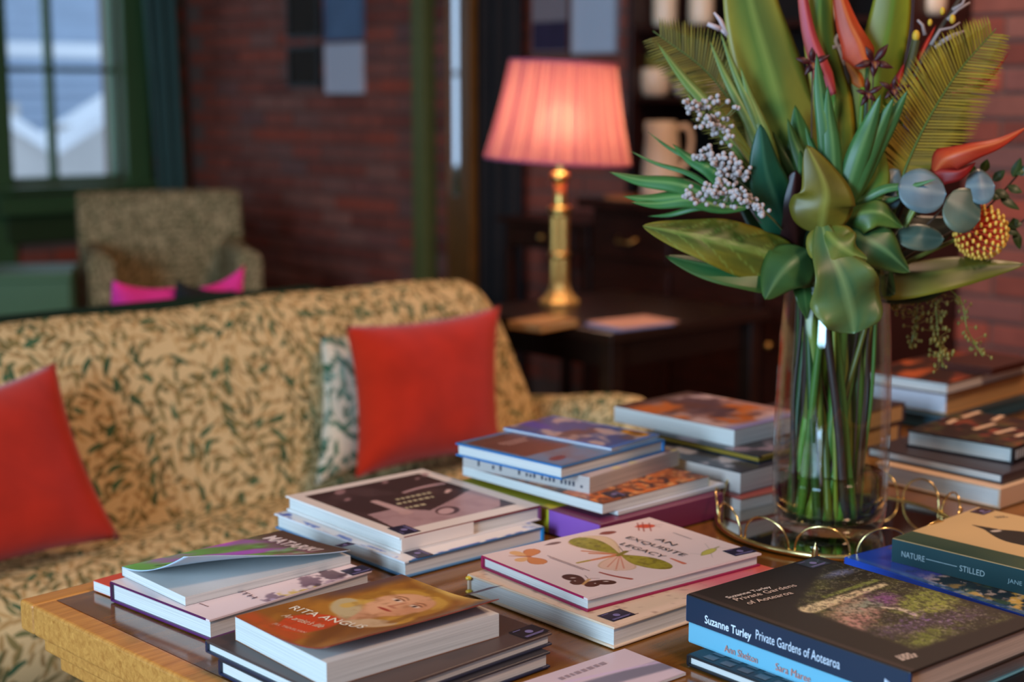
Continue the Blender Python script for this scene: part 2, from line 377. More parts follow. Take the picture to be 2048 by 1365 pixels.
# a square green post against the brick wall
py_ = pX(838, 300, XW - .07).y
struct(box('trim_4', XW - .075, XW, py_ - .045, py_ + .045, 0, ZC, mat('olive_paint', rgb(104, 106, 56), .5, vary=.15), bevel=.006))
def brick_courses(parent, plane, lo, hi, z0, z1, show, name='brick', seed=3):
    L_, H_, G_ = .228, .066, .012
    proto = MB().box(-L_ / 2, L_ / 2, -.02, .02, -H_ / 2, H_ / 2).mesh('brick', bevel=.004, seg=1); proto.materials.append(M_brick)
    half = MB().box(-L_ / 4 + .003, L_ / 4 - .003, -.02, .02, -H_ / 2, H_ / 2).mesh('brick_half', bevel=.004, seg=1); half.materials.append(M_brick)
    rnd = random.Random(seed); todo = []
    r = 0; z = z0 + H_ / 2
    while z < z1:
        p = lo + ((L_ + G_) / 2 if r % 2 else 0)
        while p + L_ < hi:
            c = p + L_ / 2; w3 = (XW, c, z) if plane == 'x' else (c, YW, z)
            q = proj(w3); todo.append((show(q, w3), q[2], w3)); p += L_ + G_
        z += H_ + G_; r += 1
    vis = sorted([t for t in todo if t[0]], key=lambda t: t[1]); rest = [t for t in todo if not t[0]] + vis[300:]
    for _, _, w3 in vis[:300]:
        o = bpy.data.objects.new(name, proto); link(o); o.parent = parent
        d = rnd.uniform(-.004, .004)
        if plane == 'x': o.location = (XW + .008 + d, w3[1], w3[2]); o.rotation_euler = (rnd.uniform(-.008, .008), 0, R(90))
        else: o.location = (w3[0], YW + .008 + d, w3[2]); o.rotation_euler = (0, rnd.uniform(-.008, .008), 0)
    if rest:
        mb = MB()
        for _, _, w3 in rest:
            if plane == 'x': mb.box(XW - .012, XW + .02, w3[1] - L_ / 2, w3[1] + L_ / 2, w3[2] - H_ / 2, w3[2] + H_ / 2)
            else: mb.box(w3[0] - L_ / 2, w3[0] + L_ / 2, YW - .012, YW + .02, w3[2] - H_ / 2, w3[2] + H_ / 2)
        tag(mb.build('brick_courses', M_brick, parent), kind='stuff')
def show_r(q, p):
    if not (-40 < q[0] < 2090 and -40 < q[1] < 800): return False
    return not (2.62 < p[1] < 3.45 and p[2] < 2.3) and not (4.45 < p[1] < 4.8)
brick_courses(wall_r, 'x', 1.6, YW, .15, 2.25, show_r)
def show_b(q, p): return -40 < q[0] < 420 and q[1] < 640 and q[1] > -40
brick_courses(wall_b, 'y', ax1 + .02, XW, .15, 2.25, show_b, seed=5)
brick_courses(wall_b, 'y', wx0 - .02, ax1, .15, pz0 - .01, show_b, seed=6)

# ------------------------------------------------------------------ the house across the street
M_slate = mat('slate', rgb(142, 158, 178), .6, vary=.18, vscale=3, bump=.4, bscale=12)
M_white = mat('white_paint', rgb(225, 228, 232), .6)
M_lime = mat('pale_limewash', rgb(188, 184, 180), .8, vary=.15, vscale=2)
YB = 11.0
bl = empty('neighbouring_house', (pY(120, 300, YB).x, YB, 0), 0, 'pale house with blue slate roofs across the street, seen through the green window', 'house')
O = Vector(bl.location)
def loc(p): return Vector(p) - O
b0 = pY(-60, 300, YB).x - .4; b1 = pY(300, 300, YB).x + .4
zt_ = pY(120, 330, YB).z
def slope(y_, k): return YB + .35 + k
# main roof behind, laid in visible rows
nrow = 22
for r in range(nrow):
    ya, yb_ = YB + .5 + r * .14, YB + .5 + (r + 1) * .14 + .03; za, zb_ = zt_ - .25 + r * .11, zt_ - .25 + (r + 1) * .11 + .0
    mb = MB(); mb.add([loc((b0 - 1, ya, za + .02)), loc((b1 + 1, ya, za + .02)), loc((b1 + 1, yb_, zb_)), loc((b0 - 1, yb_, zb_)),
                       loc((b0 - 1, ya, za - .02)), loc((b1 + 1, ya, za - .02)), loc((b1 + 1, yb_, zb_ - .04)), loc((b0 - 1, yb_, zb_ - .04))],
                      [(0, 1, 2, 3), (4, 7, 6, 5), (0, 4, 5, 1), (1, 5, 6, 2), (2, 6, 7, 3), (3, 7, 4, 0)])
    mb.build('slate_row', M_slate, bl)
gz = pY(120, 100, YB + 1.1).z
box('white_gutter', b0 - 1 - O.x, b1 + 1 - O.x, 1.15, 1.25, gz - .06, gz + .06, M_white, bl)
for (xa, ya, xb, yb_) in ((-40, 215, 112, 312), (112, 312, 262, 216)):
    A = pY(xa, ya, YB); B = pY(xb, yb_, YB); th_ = .09
    mb = MB(); mb.add([loc(A), loc(B), loc((B.x, YB, B.z + th_ * 1.2)), loc((A.x, YB, A.z + th_ * 1.2)),
                       loc((A.x, YB + .5, A.z)), loc((B.x, YB + .5, B.z)), loc((B.x, YB + .5, B.z + th_ * 1.2)), loc((A.x, YB + .5, A.z + th_ * 1.2))],
                      [(0, 1, 2, 3), (4, 7, 6, 5), (0, 4, 5, 1), (1, 5, 6, 2), (2, 6, 7, 3), (3, 7, 4, 0)])
    mb.build('gable_board', M_white, bl)
    mb = MB().prism([(A.x - O.x, A.z), (B.x - O.x, B.z), (B.x - O.x, zt_ - 1.2), (A.x - O.x, zt_ - 1.2)], .06, .4, 'y'); mb.build('gable_wall', M_lime, bl)
for (xa, ya) in ((128, 250), (20, 205), (212, 210)):
    A = pY(xa, ya, YB + .2); box('finial_post', A.x - O.x - .05, A.x - O.x + .05, .15, .25, A.z - .45, A.z, M_lime, bl)
A = pY(228, 100, YB - .3)
box('downpipe', A.x - O.x - .05, A.x - O.x + .09, -.35, -.25, 0, 4, M_white, bl)

# ------------------------------------------------------------------ things on the far side of the room
M_curt = mat('curtain_teal', rgb(74, 104, 98), .85, vary=.15, vscale=6)
def curtain(name, label, P0, P1, Q0, Q1, m, folds=6, depth=.03, nrm=(0, -1, 0)):
    """pleated cloth between the top edge P0-P1 and the bottom edge Q0-Q1"""
    n_ = Vector(nrm); P0, P1, Q0, Q1 = map(Vector, (P0, P1, Q0, Q1)); c = (Q0 + Q1) / 2
    def f(u, v):
        a = P0.lerp(P1, u); b = Q0.lerp(Q1, u); p = a.lerp(b, v ** 1.15)
        return p + n_ * (depth * (1 + math.sin(u * folds * 2 * math.pi) + .3 * math.sin(u * folds * 5.1 + v * 3))) - c
    mb = MB().grid(f, folds * 10, 24); me = mb.mesh(name, smooth=True, fix=False)
    o = obj(name, me, m, None, c); sol = o.modifiers.new('thickness', 'SOLIDIFY'); sol.thickness = .003
    return tag(o, label, 'curtain')
cz1, cz0 = 2.9, pY(345, 372, YW - .1).z
curtain('window_curtain', 'teal green curtain drawn aside at the right of the window', (pY(262, 0, YW - .1).x, YW - .1, cz1), (pY(345, 0, YW - .1).x, YW - .1, cz1),
        (pY(318, 372, YW - .1).x, YW - .1, .25), (pY(372, 372, YW - .1).x, YW - .1, .25), M_curt, 3)
M_dark = mat('curtain_black', rgb(34, 28, 28), .9, vary=.3, vscale=7)
curtain('dark_curtain', 'near black pleated curtain hanging beside the brick wall, behind the lamp', (XW - .06, pX(948, 0, XW - .06).y, 2.9), (XW - .06, pX(1052, 0, XW - .06).y, 2.9),
        (XW - .06, pX(948, 0, XW - .06).y, .05), (XW - .06, pX(1052, 0, XW - .06).y, .05), M_dark, 4, .022, (-1, 0, 0))
# narrow half-glazed door leaf, standing ajar next to the curtain
M_oakd = wood('door_oak', rgb(96, 58, 22), rgb(140, 88, 36), .4, (14, 14, 1.2))
ya, yb_ = pX(947, 300, XW - .12).y, pX(886, 300, XW - .12).y
dr = empty('door_1', (XW - .12, ya, 0), R(-10.5)); struct(dr)
gw = (yb_ - ya) * 1.0; gz0 = pX(905, 392, XW - .12).z
box('stile', -.02, .02, 0, gw * .46, .02, 2.5, M_oakd, dr, .003)
box('stile', -.02, .02, gw - .012, gw, .02, 2.5, M_oakd, dr, .003)
box('lower_panel', -.015, .015, gw * .45, gw - .012, .02, gz0, M_oakd, dr, .003)
box('top_rail', -.02, .02, gw * .45, gw - .012, 2.4, 2.5, M_oakd, dr, .003)
M_mirror = mat('mirror_glass', (.75, .8, .85), .06, 1.0)
box('glass', -.004, .004, gw * .45, gw - .011, gz0, 2.4, M_mirror, dr)
# pictures on the brick wall
M_black = mat('black_frame', rgb(20, 16, 14), .4); M_paper = mat('notice_paper', rgb(214, 212, 222), .8)
def picture(pxs, frame, cv, label, fw_=.018, detail=None):
    (xa, ya, xb, yb_) = pxs; X = XW - .02
    A = pX(xa, ya, X); B = pX(xb, yb_, X); yl, yr = A.y, B.y; zt, zb = A.z, B.z
    zt, zb = max(zt, zb), min(zt, zb); yl, yr = max(yl, yr), min(yl, yr)
    e = empty('picture', (X, (yl + yr) / 2, (zt + zb) / 2), 0, label, 'picture')
    hy, hz = (yl - yr) / 2, (zt - zb) / 2
    fr = MB(); fr.box(-.012, .012, -hy, hy, hz - fw_, hz).box(-.012, .012, -hy, hy, -hz, -hz + fw_)
    fr.box(-.012, .012, -hy, -hy + fw_, -hz + fw_, hz - fw_).box(-.012, .012, hy - fw_, hy, -hz + fw_, hz - fw_)
    fr.build('frame', frame, e, .002)
    box('sheet', -.004, .008, -hy + fw_ * .8, hy - fw_ * .8, -hz + fw_ * .8, hz - fw_ * .8, cv, e)
    if detail:
        for (a, b, c, d, mm) in detail: box('print', -.006, -.0035, -hy + 2 * hy * a, -hy + 2 * hy * b, -hz + 2 * hz * c, -hz + 2 * hz * d, mm, e)
    return e
M_brown = mat('sepia_print', rgb(40, 26, 10), .8, vary=.4, vscale=9); M_sky = mat('blue_print', rgb(92, 118, 150), .6, vary=.25, vscale=6)
M_ppl = mat('purple_print', rgb(58, 46, 70), .6, vary=.3, vscale=14); M_grp = mat('grey_print', rgb(150, 132, 134), .7); M_wf = mat('white_frame', rgb(205, 196, 200), .6)
picture((574, -50, 643, 76), M_black, M_brown, 'black framed dark picture, top left of the four on the brick wall')
picture((650, -50, 727, 78), M_sky, M_sky, 'blue grey picture, top right of the four on the brick wall', .008)
picture((577, 92, 643, 176), M_black, M_brown, 'small black framed sepia picture beneath the taller dark one')
picture((652, 88, 727, 187), M_paper, M_paper, 'plain white notice below the blue grey picture on the brick wall', .006)
M_wood = wood('frame_wood', rgb(96, 42, 22), rgb(130, 62, 34), .5)
picture((1063, -70, 1141, 107), M_wood, M_grp, 'wooden framed picture with a dark purple lower half above the lamp shade', .008, [(.06, .94, .04, .36, M_ppl)])
picture((1147, -70, 1234, 106), M_wf, M_paper, 'tall white framed notice above the right side of the lamp shade', .012)
# ------------------------------------------------------------------ seating
M_willow = fabric('leafy_cloth', rgb(214, 184, 132), [(44, .020, .0040, .85, rgb(166, 132, 82), .0), (38, .023, .0042, .52, rgb(100, 98, 60), 3.3), (33, .024, .0048, .45, rgb(126, 110, 66), 7.1), (27, .024, .0055, .32, rgb(64, 92, 62), 11.9)])
M_willow2 = fabric('leafy_cloth_pale', rgb(196, 170, 126), [(42, .022, .0050, .8, rgb(120, 104, 70), 1.0), (38, .022, .0052, .5, rgb(84, 88, 54), 5.3)])
M_teal_p = fabric('teal_leaf_cloth', rgb(206, 190, 164), [(34, .024, .0060, .70, rgb(84, 108, 88), 2.0), (30, .024, .006, .6, rgb(120, 140, 120), 6.0), (26, .022, .006, .45, rgb(58, 92, 66), 9.4)])
M_red = mat('red_velvet', rgb(184, 40, 15), .9, spec=.1, vary=.32, vscale=13, sheen=.2, bump=.15, bscale=400)
M_pink = mat('pink_cloth', rgb(226, 44, 140), .85); M_blk = mat('black_cloth', rgb(16, 18, 18), .9)
M_dgreen = mat('dark_green_velvet', rgb(30, 50, 38), .95, spec=.08, vary=.15)
M_leg = wood('dark_leg', rgb(38, 20, 12), rgb(60, 34, 20), .3)
def pillow(name, label, TL, TR, BR, BL, bulge, m, nrm, cat='cushion', pinch=.09, uv=False, group=None, n=26):
    TL, TR, BR, BL = map(Vector, (TL, TR, BR, BL)); N_ = Vector(nrm).normalized(); c = (BL + BR) / 2
    mb = MB()
    for side in (1, -1):
        def f(u, v, side=side):
            a, b = 2 * u - 1, 2 * v - 1
            a2 = a * (1 - pinch * (1 - b * b)); b2 = b * (1 - pinch * (1 - a * a))
            s_, t_ = (a2 + 1) / 2, (b2 + 1) / 2
            p = (BL * (1 - s_) + BR * s_) * (1 - t_) + (TL * (1 - s_) + TR * s_) * t_
            h = bulge * (max(0, 1 - a ** 4) ** .75) * (max(0, 1 - b ** 4) ** .75)
            h *= 1 + .06 * math.sin(5 * a + 2) * math.cos(4 * b)
            return p + N_ * h * side - c
        mb.grid(f, n, n)
    me = mb.mesh(name, smooth=True)
    bm = bmesh.new(); bm.from_mesh(me); bmesh.ops.remove_doubles(bm, verts=bm.verts, dist=.0004); bmesh.ops.recalc_face_normals(bm, faces=bm.faces); bm.to_mesh(me); bm.free()
    me.polygons.foreach_set('use_smooth', [True] * len(me.polygons))
    if uv: box_uv(me)
    o = obj(name, me, m, None, c); tag(o, label, cat, group)
    return o
# the long sofa
SX0, SX1 = .35, 2.46
sofa = empty('sofa', (1.4, 2.6, 0), 0, 'long low sofa covered in tan cloth printed with green leaves', 'sofa'); SO = Vector((1.4, 2.6, 0))
prof = [(2.585, .40), (2.60, .47), (2.625, .56), (2.66, .66), (2.705, .76), (2.74, .82), (2.775, .852), (2.82, .866), (2.865, .858), (2.90, .825), (2.925, .75), (2.94, .60), (2.945, .40), (2.945, .16)]
def back_h(X):
    d = SX1 - X
    return 1.0 if d > .11 else .30 + .70 * math.sqrt(max(0, 1 - ((.11 - d) / .11) ** 2.6))
xs = [SX0 + (SX1 - .24 - SX0) * i / 40 for i in range(41)] + [SX1 - .24 + .24 * math.sin(math.pi / 2 * i / 14) for i in range(1, 15)]
mb = MB(); K = len(prof); vs_ = []
for X in xs:
    h = back_h(X); wob = .004 * math.sin(X * 7.3) + .003 * math.sin(X * 15)
    for (y, z) in prof:
        zz = z if z < .45 else .45 + (z - .45) * h
        vs_.append(Vector((X, y, zz + (wob if z > .7 else 0))) - SO)
fs_ = [(i * K + j, i * K + j + 1, (i + 1) * K + j + 1, (i + 1) * K + j) for i in range(len(xs) - 1) for j in range(K - 1)]
fs_.append(tuple((len(xs) - 1) * K + j for j in range(K))); fs_.append(tuple(range(K))[::-1])
mb.add(vs_, fs_); smooth_auto(mb.build('backrest', M_willow, sofa, uv=True), 60)
# seat cushion, front rail and skirt
sp = [(2.66, .30), (2.66, .466), (2.56, .478), (2.44, .484), (2.36, .474), (2.318, .45), (2.302, .41), (2.305, .345), (2.32, .315)]
mb = MB(); mb.prism([(y - SO.y, z) for y, z in sp], SX0 - SO.x, SX1 - SO.x, 'x'); smooth_auto(mb.build('seat_cushion', M_willow, sofa, uv=True), 50)
box('seat_rail', SX0 - SO.x, SX1 - SO.x, 2.33 - SO.y, 2.94 - SO.y, .13, .318, M_willow, sofa, .012, uv=True)
box('skirt', SX0 - SO.x, SX1 - SO.x, 2.318 - SO.y, 2.332 - SO.y, .02, .30, M_willow, sofa, .004, uv=True)
# scrolled arm
def arm(Xc, sgn):
    mb = MB(); n_ = 20; ys_ = [2.335, 2.35, 2.40, 2.47, 2.55, 2.63, 2.72, 2.80, 2.86]
    zc = [.505, .512, .522, .520, .510, .498, .488, .480, .478]; rr = [.060, .072, .080, .080, .077, .073, .07, .066, .062]
    vs_ = []; 
    for y, z, r in zip(ys_, zc, rr):
        for j in range(n_ + 1):
            q = -math.pi * .30 + (math.pi * 1.45) * j / n_
            vs_.append(Vector((Xc + sgn * r * math.cos(q), y, z + r * math.sin(q))) - SO)
        vs_.append(Vector((Xc - sgn * .055, y, .16)) - SO); vs_.append(Vector((Xc + sgn * .04, y, .16)) - SO)
    k = n_ + 3; fs_ = []
    for i in range(len(ys_) - 1):
        for j in range(k): fs_.append((i * k + j, i * k + (j + 1) % k, (i + 1) * k + (j + 1) % k, (i + 1) * k + j))
    fs_.append(tuple(range(k))); fs_.append(tuple((len(ys_) - 1) * k + j for j in range(k))[::-1])
    mb.add(vs_, fs_); return smooth_auto(mb.build('arm', M_willow, sofa, uv=True), 60)
arm(2.545, 1); arm(.28, -1)
for X in (.42, 2.40):
    for Y in (2.38, 2.88): MB().lathe([(.018, 0), (.022, .06), (.03, .13)], 12, (X - SO.x, Y - SO.y, 0)).build('leg', M_leg, sofa, smooth=True)
# cushions on it
pillow('red_cushion', 'square red velvet cushion at the lamp end of the sofa', pY(690, 652, 2.60), pY(1001, 612, 2.63), pz(1003, 905, .505), pz(711, 957, .515), .058, M_red, (-.12, -1, .35))
TRp = pY(110, 724, 2.63)
pillow('red_cushion', 'red velvet cushion cut off by the left edge of the picture', TRp + Vector((-.42, -.10, -.045)), TRp, pz(242, 1078, .505), pz(242, 1078, .505) + Vector((-.42, -.055, .0)), .05, M_red, (-.12, -1, .35))
pillow('leaf_cushion', 'teal and cream leaf patterned cushion tucked behind a red one', pY(640, 672, 2.68), pY(640, 672, 2.68) + Vector((.36, .02, .01)), pz(630, 972, .50) + Vector((.36, .03, 0)), pz(630, 972, .50), .034, M_teal_p, (-.1, -1, .35), uv=True)
# a dark green sofa standing back to back with it
g = empty('green_sofa', (1.2, 3.3, 0), 0, 'dark green velvet sofa standing back to back with the leafy one', 'sofa'); GO = Vector((1.2, 3.3, 0))
gx1 = pY(640, 548, 3.05).x
gt = [pY(x, y, 3.05).z for x, y in ((5, 634), (300, 602), (600, 562))]; gz_ = sum(gt) / 3 - .012
mb = MB(); mb.prism([(3.0 - GO.y, .12), (3.0 - GO.y, gz_ - .03), (3.02 - GO.y, gz_), (3.10 - GO.y, gz_ + .004), (3.14 - GO.y, gz_ - .03), (3.24 - GO.y, .42), (3.24 - GO.y, .12)], -.4 - GO.x, gx1 - GO.x, 'x')
smooth_auto(mb.build('backrest', M_dgreen, g, bevel=.012), 50)
box('seat', -.4 - GO.x, gx1 - GO.x, 3.18 - GO.y, 3.85 - GO.y, .15, .44, M_dgreen, g, .03)
box('arm', gx1 - .12 - GO.x, gx1 - GO.x, 3.05 - GO.y, 3.85 - GO.y, .12, .62, M_dgreen, g, .03)
for X in (0, gx1 - .06):
    for Y in (3.1, 3.78): MB().lathe([(.02, 0), (.025, .13)], 10, (X - GO.x, Y - GO.y, 0)).build('leg', M_leg, g)
def peek(name, label, m, xa, ya, xb, yb_, Y, h=.42):
    A = pY(xa, ya, Y); B = pY(xb, yb_, Y); dn = Vector((0, .11, -h))
    return pillow(name, label, A, B, B + dn, A + dn, .045, m, (0, 1, .25), pinch=.06)
peek('pink_cushion', 'bright pink cushion showing over the green sofa, left one of two', M_pink, 224, 560, 362, 572, 3.20, .45)
peek('pink_cushion', 'bright pink cushion with a raised corner beside the black one', M_pink, 400, 574, 490, 530, 3.26, .45)
peek('black_cushion', 'black cushion lying between two pink cushions', M_blk, 352, 560, 470, 580, 3.18, .42)
# armchair below the window
ac = at(335, 590, 6.35); ac.z = 0
chair = empty('armchair', ac, R(-24), 'broad armchair in pale leaf print cloth under the window', 'armchair')
cb = at(335, 384, 6.35).z
pr = [(-.02, .30), (.0, .42), (.03, .60), (.065, cb - .06), (.08, cb - .02), (.12, cb), (.17, cb - .01), (.20, cb - .05), (.20, .15), (-.02, .15)]
def cback(u):
    return 1
xs = [-.345 + .69 * i / 24 for i in range(25)]; vs_ = []; K = len(pr)
for X in xs:
    e = 1 - .012 * max(0, (abs(X) - .27) / .075) ** 2
    for (y, z) in pr: vs_.append((X, y + .10, z if z < .5 else .5 + (z - .5) * e))
fs_ = [(i * K + j, i * K + (j + 1) % K, (i + 1) * K + (j + 1) % K, (i + 1) * K + j) for i in range(len(xs) - 1) for j in range(K)]
fs_ += [tuple(range(K))[::-1], tuple((len(xs) - 1) * K + j for j in range(K))]
smooth_auto(MB().add(vs_, fs_).build('backrest', M_willow2, chair, bevel=.01, uv=True), 50)
box('seat_cushion', -.24, .24, -.45, .12, .30, .46, M_willow2, chair, .035, seg=3, uv=True)
box('seat_rail', -.34, .34, -.45, .28, .12, .31, M_willow2, chair, .015, uv=True)
az = at(480, 497, 6.05).z
for s in (-1, 1):
    mb = MB(); n_ = 16; pp = [(s * .235, .14), (s * .235, az - .06)] + [(s * .285 - s * .052 * math.cos(q), az - .052 + .052 * math.sin(q)) for q in [math.pi * i / n_ for i in range(n_ + 1)]] + [(s * .335, .14)]
    mb.prism(pp, -.46, .20, 'y'); smooth_auto(mb.build('arm', M_willow2, chair, bevel=.008, uv=True), 50)
for X in (-.29, .29):
    for Y in (-.4, .22): MB().lathe([(.015, 0), (.02, .06), (.024, .13)], 10, (X, Y, 0)).build('leg', M_leg, chair)
# green low bench with arched cut-outs, left edge
bp_ = at(12, 575, 5.8); bzt = at(60, 538, 5.8).z
bn = empty('low_bench', (bp_.x, bp_.y, 0), R(-30), 'small green painted bench with arched cut-outs at the left edge', 'bench')
M_bench = mat('bench_green', rgb(92, 126, 82), .5, vary=.1)
box('top', -.26, .26, -.19, .19, bzt - .03, bzt, M_bench, bn, .006)
def arched(w_, h_, n_=3):
    pts = [(-w_, h_), (-w_, h_ - .34)]; sw = 2 * w_ / n_
    for i in range(n_):
        c = -w_ + sw * (i + .5); r = sw * .27
        pts.append((c - r, h_ - .34)); pts += [(c - r * math.cos(q), h_ - .22 + r * math.sin(q)) for q in [math.pi * k / 10 for k in range(11)]]; pts.append((c + r, h_ - .34))
    pts += [(w_, h_ - .34), (w_, h_)]; return pts
mb = MB().prism(arched(.25, bzt - .03), -.18, -.16, 'y'); mb.build('front_panel', M_bench, bn)
mb = MB().prism(arched(.25, bzt - .03), .16, .18, 'y'); mb.build('rear_panel', M_bench, bn)
for s in (-1, 1):
    mb = MB().prism(arched(.16, bzt - .03, 2), s * .25 - .01, s * .25 + .01, 'x'); mb.build('side_panel', M_bench, bn)
    for q in (-1, 1): box('leg', s * .23 - .02, s * .23 + .02, q * .155 - .02, q * .155 + .02, 0, bzt - .03, M_bench, bn)

# ------------------------------------------------------------------ dark table with the lamp
M_ebony = wood('ebony', rgb(24, 14, 10), rgb(42, 24, 15), .3)
sx0, sx1, sy0, sy1, stz = 2.70, 3.34, 2.62, 3.24, .711
st = empty('side_table', ((sx0 + sx1) / 2, (sy0 + sy1) / 2, 0), 0, 'small black-brown square table carrying the lamp', 'table')
hx, hy = (sx1 - sx0) / 2, (sy1 - sy0) / 2
box('table_top', -hx, hx, -hy, hy, stz - .028, stz, M_ebony, st, .005)
for s in (-1, 1):
    for q in (-1, 1): box('leg', s * (hx - .04) - .022, s * (hx - .04) + .022, q * (hy - .04) - .022, q * (hy - .04) + .022, 0, stz - .028, M_ebony, st, .004)
    box('apron', s * (hx - .05) - .01, s * (hx - .05) + .01, -hy + .06, hy - .06, stz - .10, stz - .028, M_ebony, st)
    box('apron', -hx + .06, hx - .06, s * (hy - .05) - .01, s * (hy - .05) + .01, stz - .10, stz - .028, M_ebony, st)
box('lower_shelf', -hx + .03, hx - .03, -hy + .03, hy - .03, .16, .18, M_ebony, st)
# lamp
LP = at(1119, 607, 4.34); LZ = stz
lamp = empty('table_lamp', (LP.x, LP.y, LZ), 0, 'brass column table lamp with a glowing pink pleated shade', 'lamp')
M_brass = mat('brass', (.80, .52, .15), .34, 1.0); M_brassd = mat('brass_aged', (.74, .42, .12), .42, 1.0, vary=.15, vscale=20)
def zpx(y): return at(1119, y, 4.34).z - LZ
MB().lathe([(.0, 0), (.060, 0), (.062, .010), (.056, .014), (.050, .020), (.042, .030), (.034, .042), (.030, .054), (.029, .064), (.0, .064)], 8, phase=R(22.5)).build('base', mat('brass_satin', (.82, .54, .18), .5, .85), lamp, bevel=.0015)
zc1, zc2, zn, ztop = zpx(508), zpx(416), zpx(402), zpx(350)
nf = 48
mb = MB(); vs_ = []
for z in (.055, zc1, zc2):
    for j in range(nf):
        q = 2 * math.pi * j / nf; r = (.0262 if z > .06 else .0275) - (.0018 if j % 2 else 0); vs_.append((r * math.cos(q), r * math.sin(q), z))
mb.add(vs_, [(i * nf + j, i * nf + (j + 1) % nf, (i + 1) * nf + (j + 1) % nf, (i + 1) * nf + j) for i in range(2) for j in range(nf)]); mb.build('column', M_brassd, lamp)
for zz, r in ((zc1, .033), (zc2, .034), (zc2 - .012, .030)): MB().lathe([(.02, -.009), (r - .003, -.008), (r, 0), (r - .003, .008), (.012, .009)], 28, (0, 0, zz)).build('collar', M_brass, lamp, smooth=True)
MB().lathe([(.0, zc2), (.019, zc2), (.018, zn), (.0175, ztop), (.0, ztop)], 24).build('neck', M_brass, lamp, smooth=True)
MB().lathe([(.0, ztop - .012), (.026, ztop - .012), (.028, ztop - .004), (.028, ztop + .004), (.02, ztop + .012), (.0, ztop + .012)], 28).build('cap', M_brass, lamp, smooth=True)
# shade: pleated cloth cone, trimmed at both rims, tilted a little on its carrier
sb0, sb1 = zpx(320), zpx(128); rb, rt_ = .207, .150
M_shade = bpy.data.materials.new('shade_silk'); M_shade.use_nodes = True
nt = M_shade.node_tree; n_ = nt.nodes; l_ = nt.links; p_ = n_['Principled BSDF']; p_.inputs['Base Color'].default_value = (*rgb(196, 92, 116), 1); p_.inputs['Roughness'].default_value = .8
t_ = n_.new('ShaderNodeBsdfTranslucent'); r_ = n_.new('ShaderNodeBsdfRefraction'); r_.inputs['IOR'].default_value = 1.25; r_.inputs['Roughness'].default_value = 1.0
# gathered silk: folds of more and fewer layers around the shade
tcs = n_.new('ShaderNodeTexCoord'); sxs = n_.new('ShaderNodeSeparateXYZ'); l_.new(tcs.outputs['Object'], sxs.inputs[0])
an = n_.new('ShaderNodeMath'); an.operation = 'ARCTAN2'; l_.new(sxs.outputs[1], an.inputs[0]); l_.new(sxs.outputs[0], an.inputs[1])
ns1 = n_.new('ShaderNodeTexNoise'); ns1.noise_dimensions = '1D'; ns1.inputs['Scale'].default_value = 13; ns1.inputs['Detail'].default_value = 3; ns1.inputs['Roughness'].default_value = .7; l_.new(an.outputs[0], ns1.inputs['W'])
crs = n_.new('ShaderNodeValToRGB'); crs.color_ramp.elements[0].position = .36; crs.color_ramp.elements[1].position = .66
crs.color_ramp.elements[0].color = (*rgb(138, 72, 84), 1); crs.color_ramp.elements[1].color = (*rgb(240, 180, 154), 1); l_.new(ns1.outputs['Fac'], crs.inputs[0])
l_.new(crs.outputs[0], t_.inputs[0]); l_.new(crs.outputs[0], r_.inputs['Color'])
mx1 = n_.new('ShaderNodeMixShader'); mx1.inputs[0].default_value = .09; l_.new(t_.outputs[0], mx1.inputs[1]); l_.new(r_.outputs[0], mx1.inputs[2])
mx2 = n_.new('ShaderNodeMixShader'); mx2.inputs[0].default_value = .46
l_.new(p_.outputs[0], mx2.inputs[1]); l_.new(mx1.outputs[0], mx2.inputs[2]); l_.new(mx2.outputs[0], n_['Material Output'].inputs['Surface'])
npl = 110; rp = random.Random(8); off = [rp.uniform(-.0045, .0045) for _ in range(npl)]
sh_c = Vector((0, 0, (sb0 + sb1) / 2)); vs_ = []; nz = 10; ns = npl * 4
for i in range(nz + 1):
    v = i / nz; z = sb0 + (sb1 - sb0) * v; r0 = rb + (rt_ - rb) * v - .010 * math.sin(math.pi * v) * .5
    for j in range(ns):
        q = 2 * math.pi * j / ns; k = j // 4; ph = j % 4
        d = (.0026 * (1 if ph in (1, 2) else -1) + off[k] * .6) * (1 - .25 * v)
        vs_.append(Vector(((r0 + d) * math.cos(q), (r0 + d) * math.sin(q), z)) - sh_c)
fs_ = [(i * ns + j, i * ns + (j + 1) % ns, (i + 1) * ns + (j + 1) % ns, (i + 1) * ns + j) for i in range(nz) for j in range(ns)]
shade = smooth_auto(MB().add(vs_, fs_).build('shade', M_shade, lamp, fix=False, loc=sh_c), 70)
ax = Vector((fwv[0], fwv[1], 0)); shade.rotation_mode = 'QUATERNION'
from mathutils import Quaternion
shade.rotation_quaternion = Quaternion(ax, R(3.2))
M_trim = mat('shade_trim', rgb(186, 92, 124), .8)
for (r, z) in ((rb, sb0), (rt_, sb1)):
    MB().tube([(r * math.cos(q), r * math.sin(q), z - sh_c.z) for q in [2 * math.pi * k / 64 for k in range(64)]], .0045, 6, closed=True).build('rim_trim', M_trim, shade, smooth=True)
sp_ = MB()
for k in range(3):
    q = 2 * math.pi * k / 3; sp_.tube([(0, 0, sb1 - sh_c.z - .03), (rt_ * math.cos(q), rt_ * math.sin(q), sb1 - sh_c.z)], .0015, 6)
sp_.build('carrier', M_brass, shade)
MB().lathe([(0, ztop + .01), (.012, ztop + .01), (.013, ztop + .05), (.0, ztop + .05)], 14).build('bulb_holder', M_brass, lamp)
M_bulb = bpy.data.materials.new('bulb_glow'); M_bulb.use_nodes = True; q_ = M_bulb.node_tree.nodes['Principled BSDF']; q_.inputs['Emission Color'].default_value = (1, .72, .42, 1); q_.inputs['Emission Strength'].default_value = 4
bz = ztop + .085
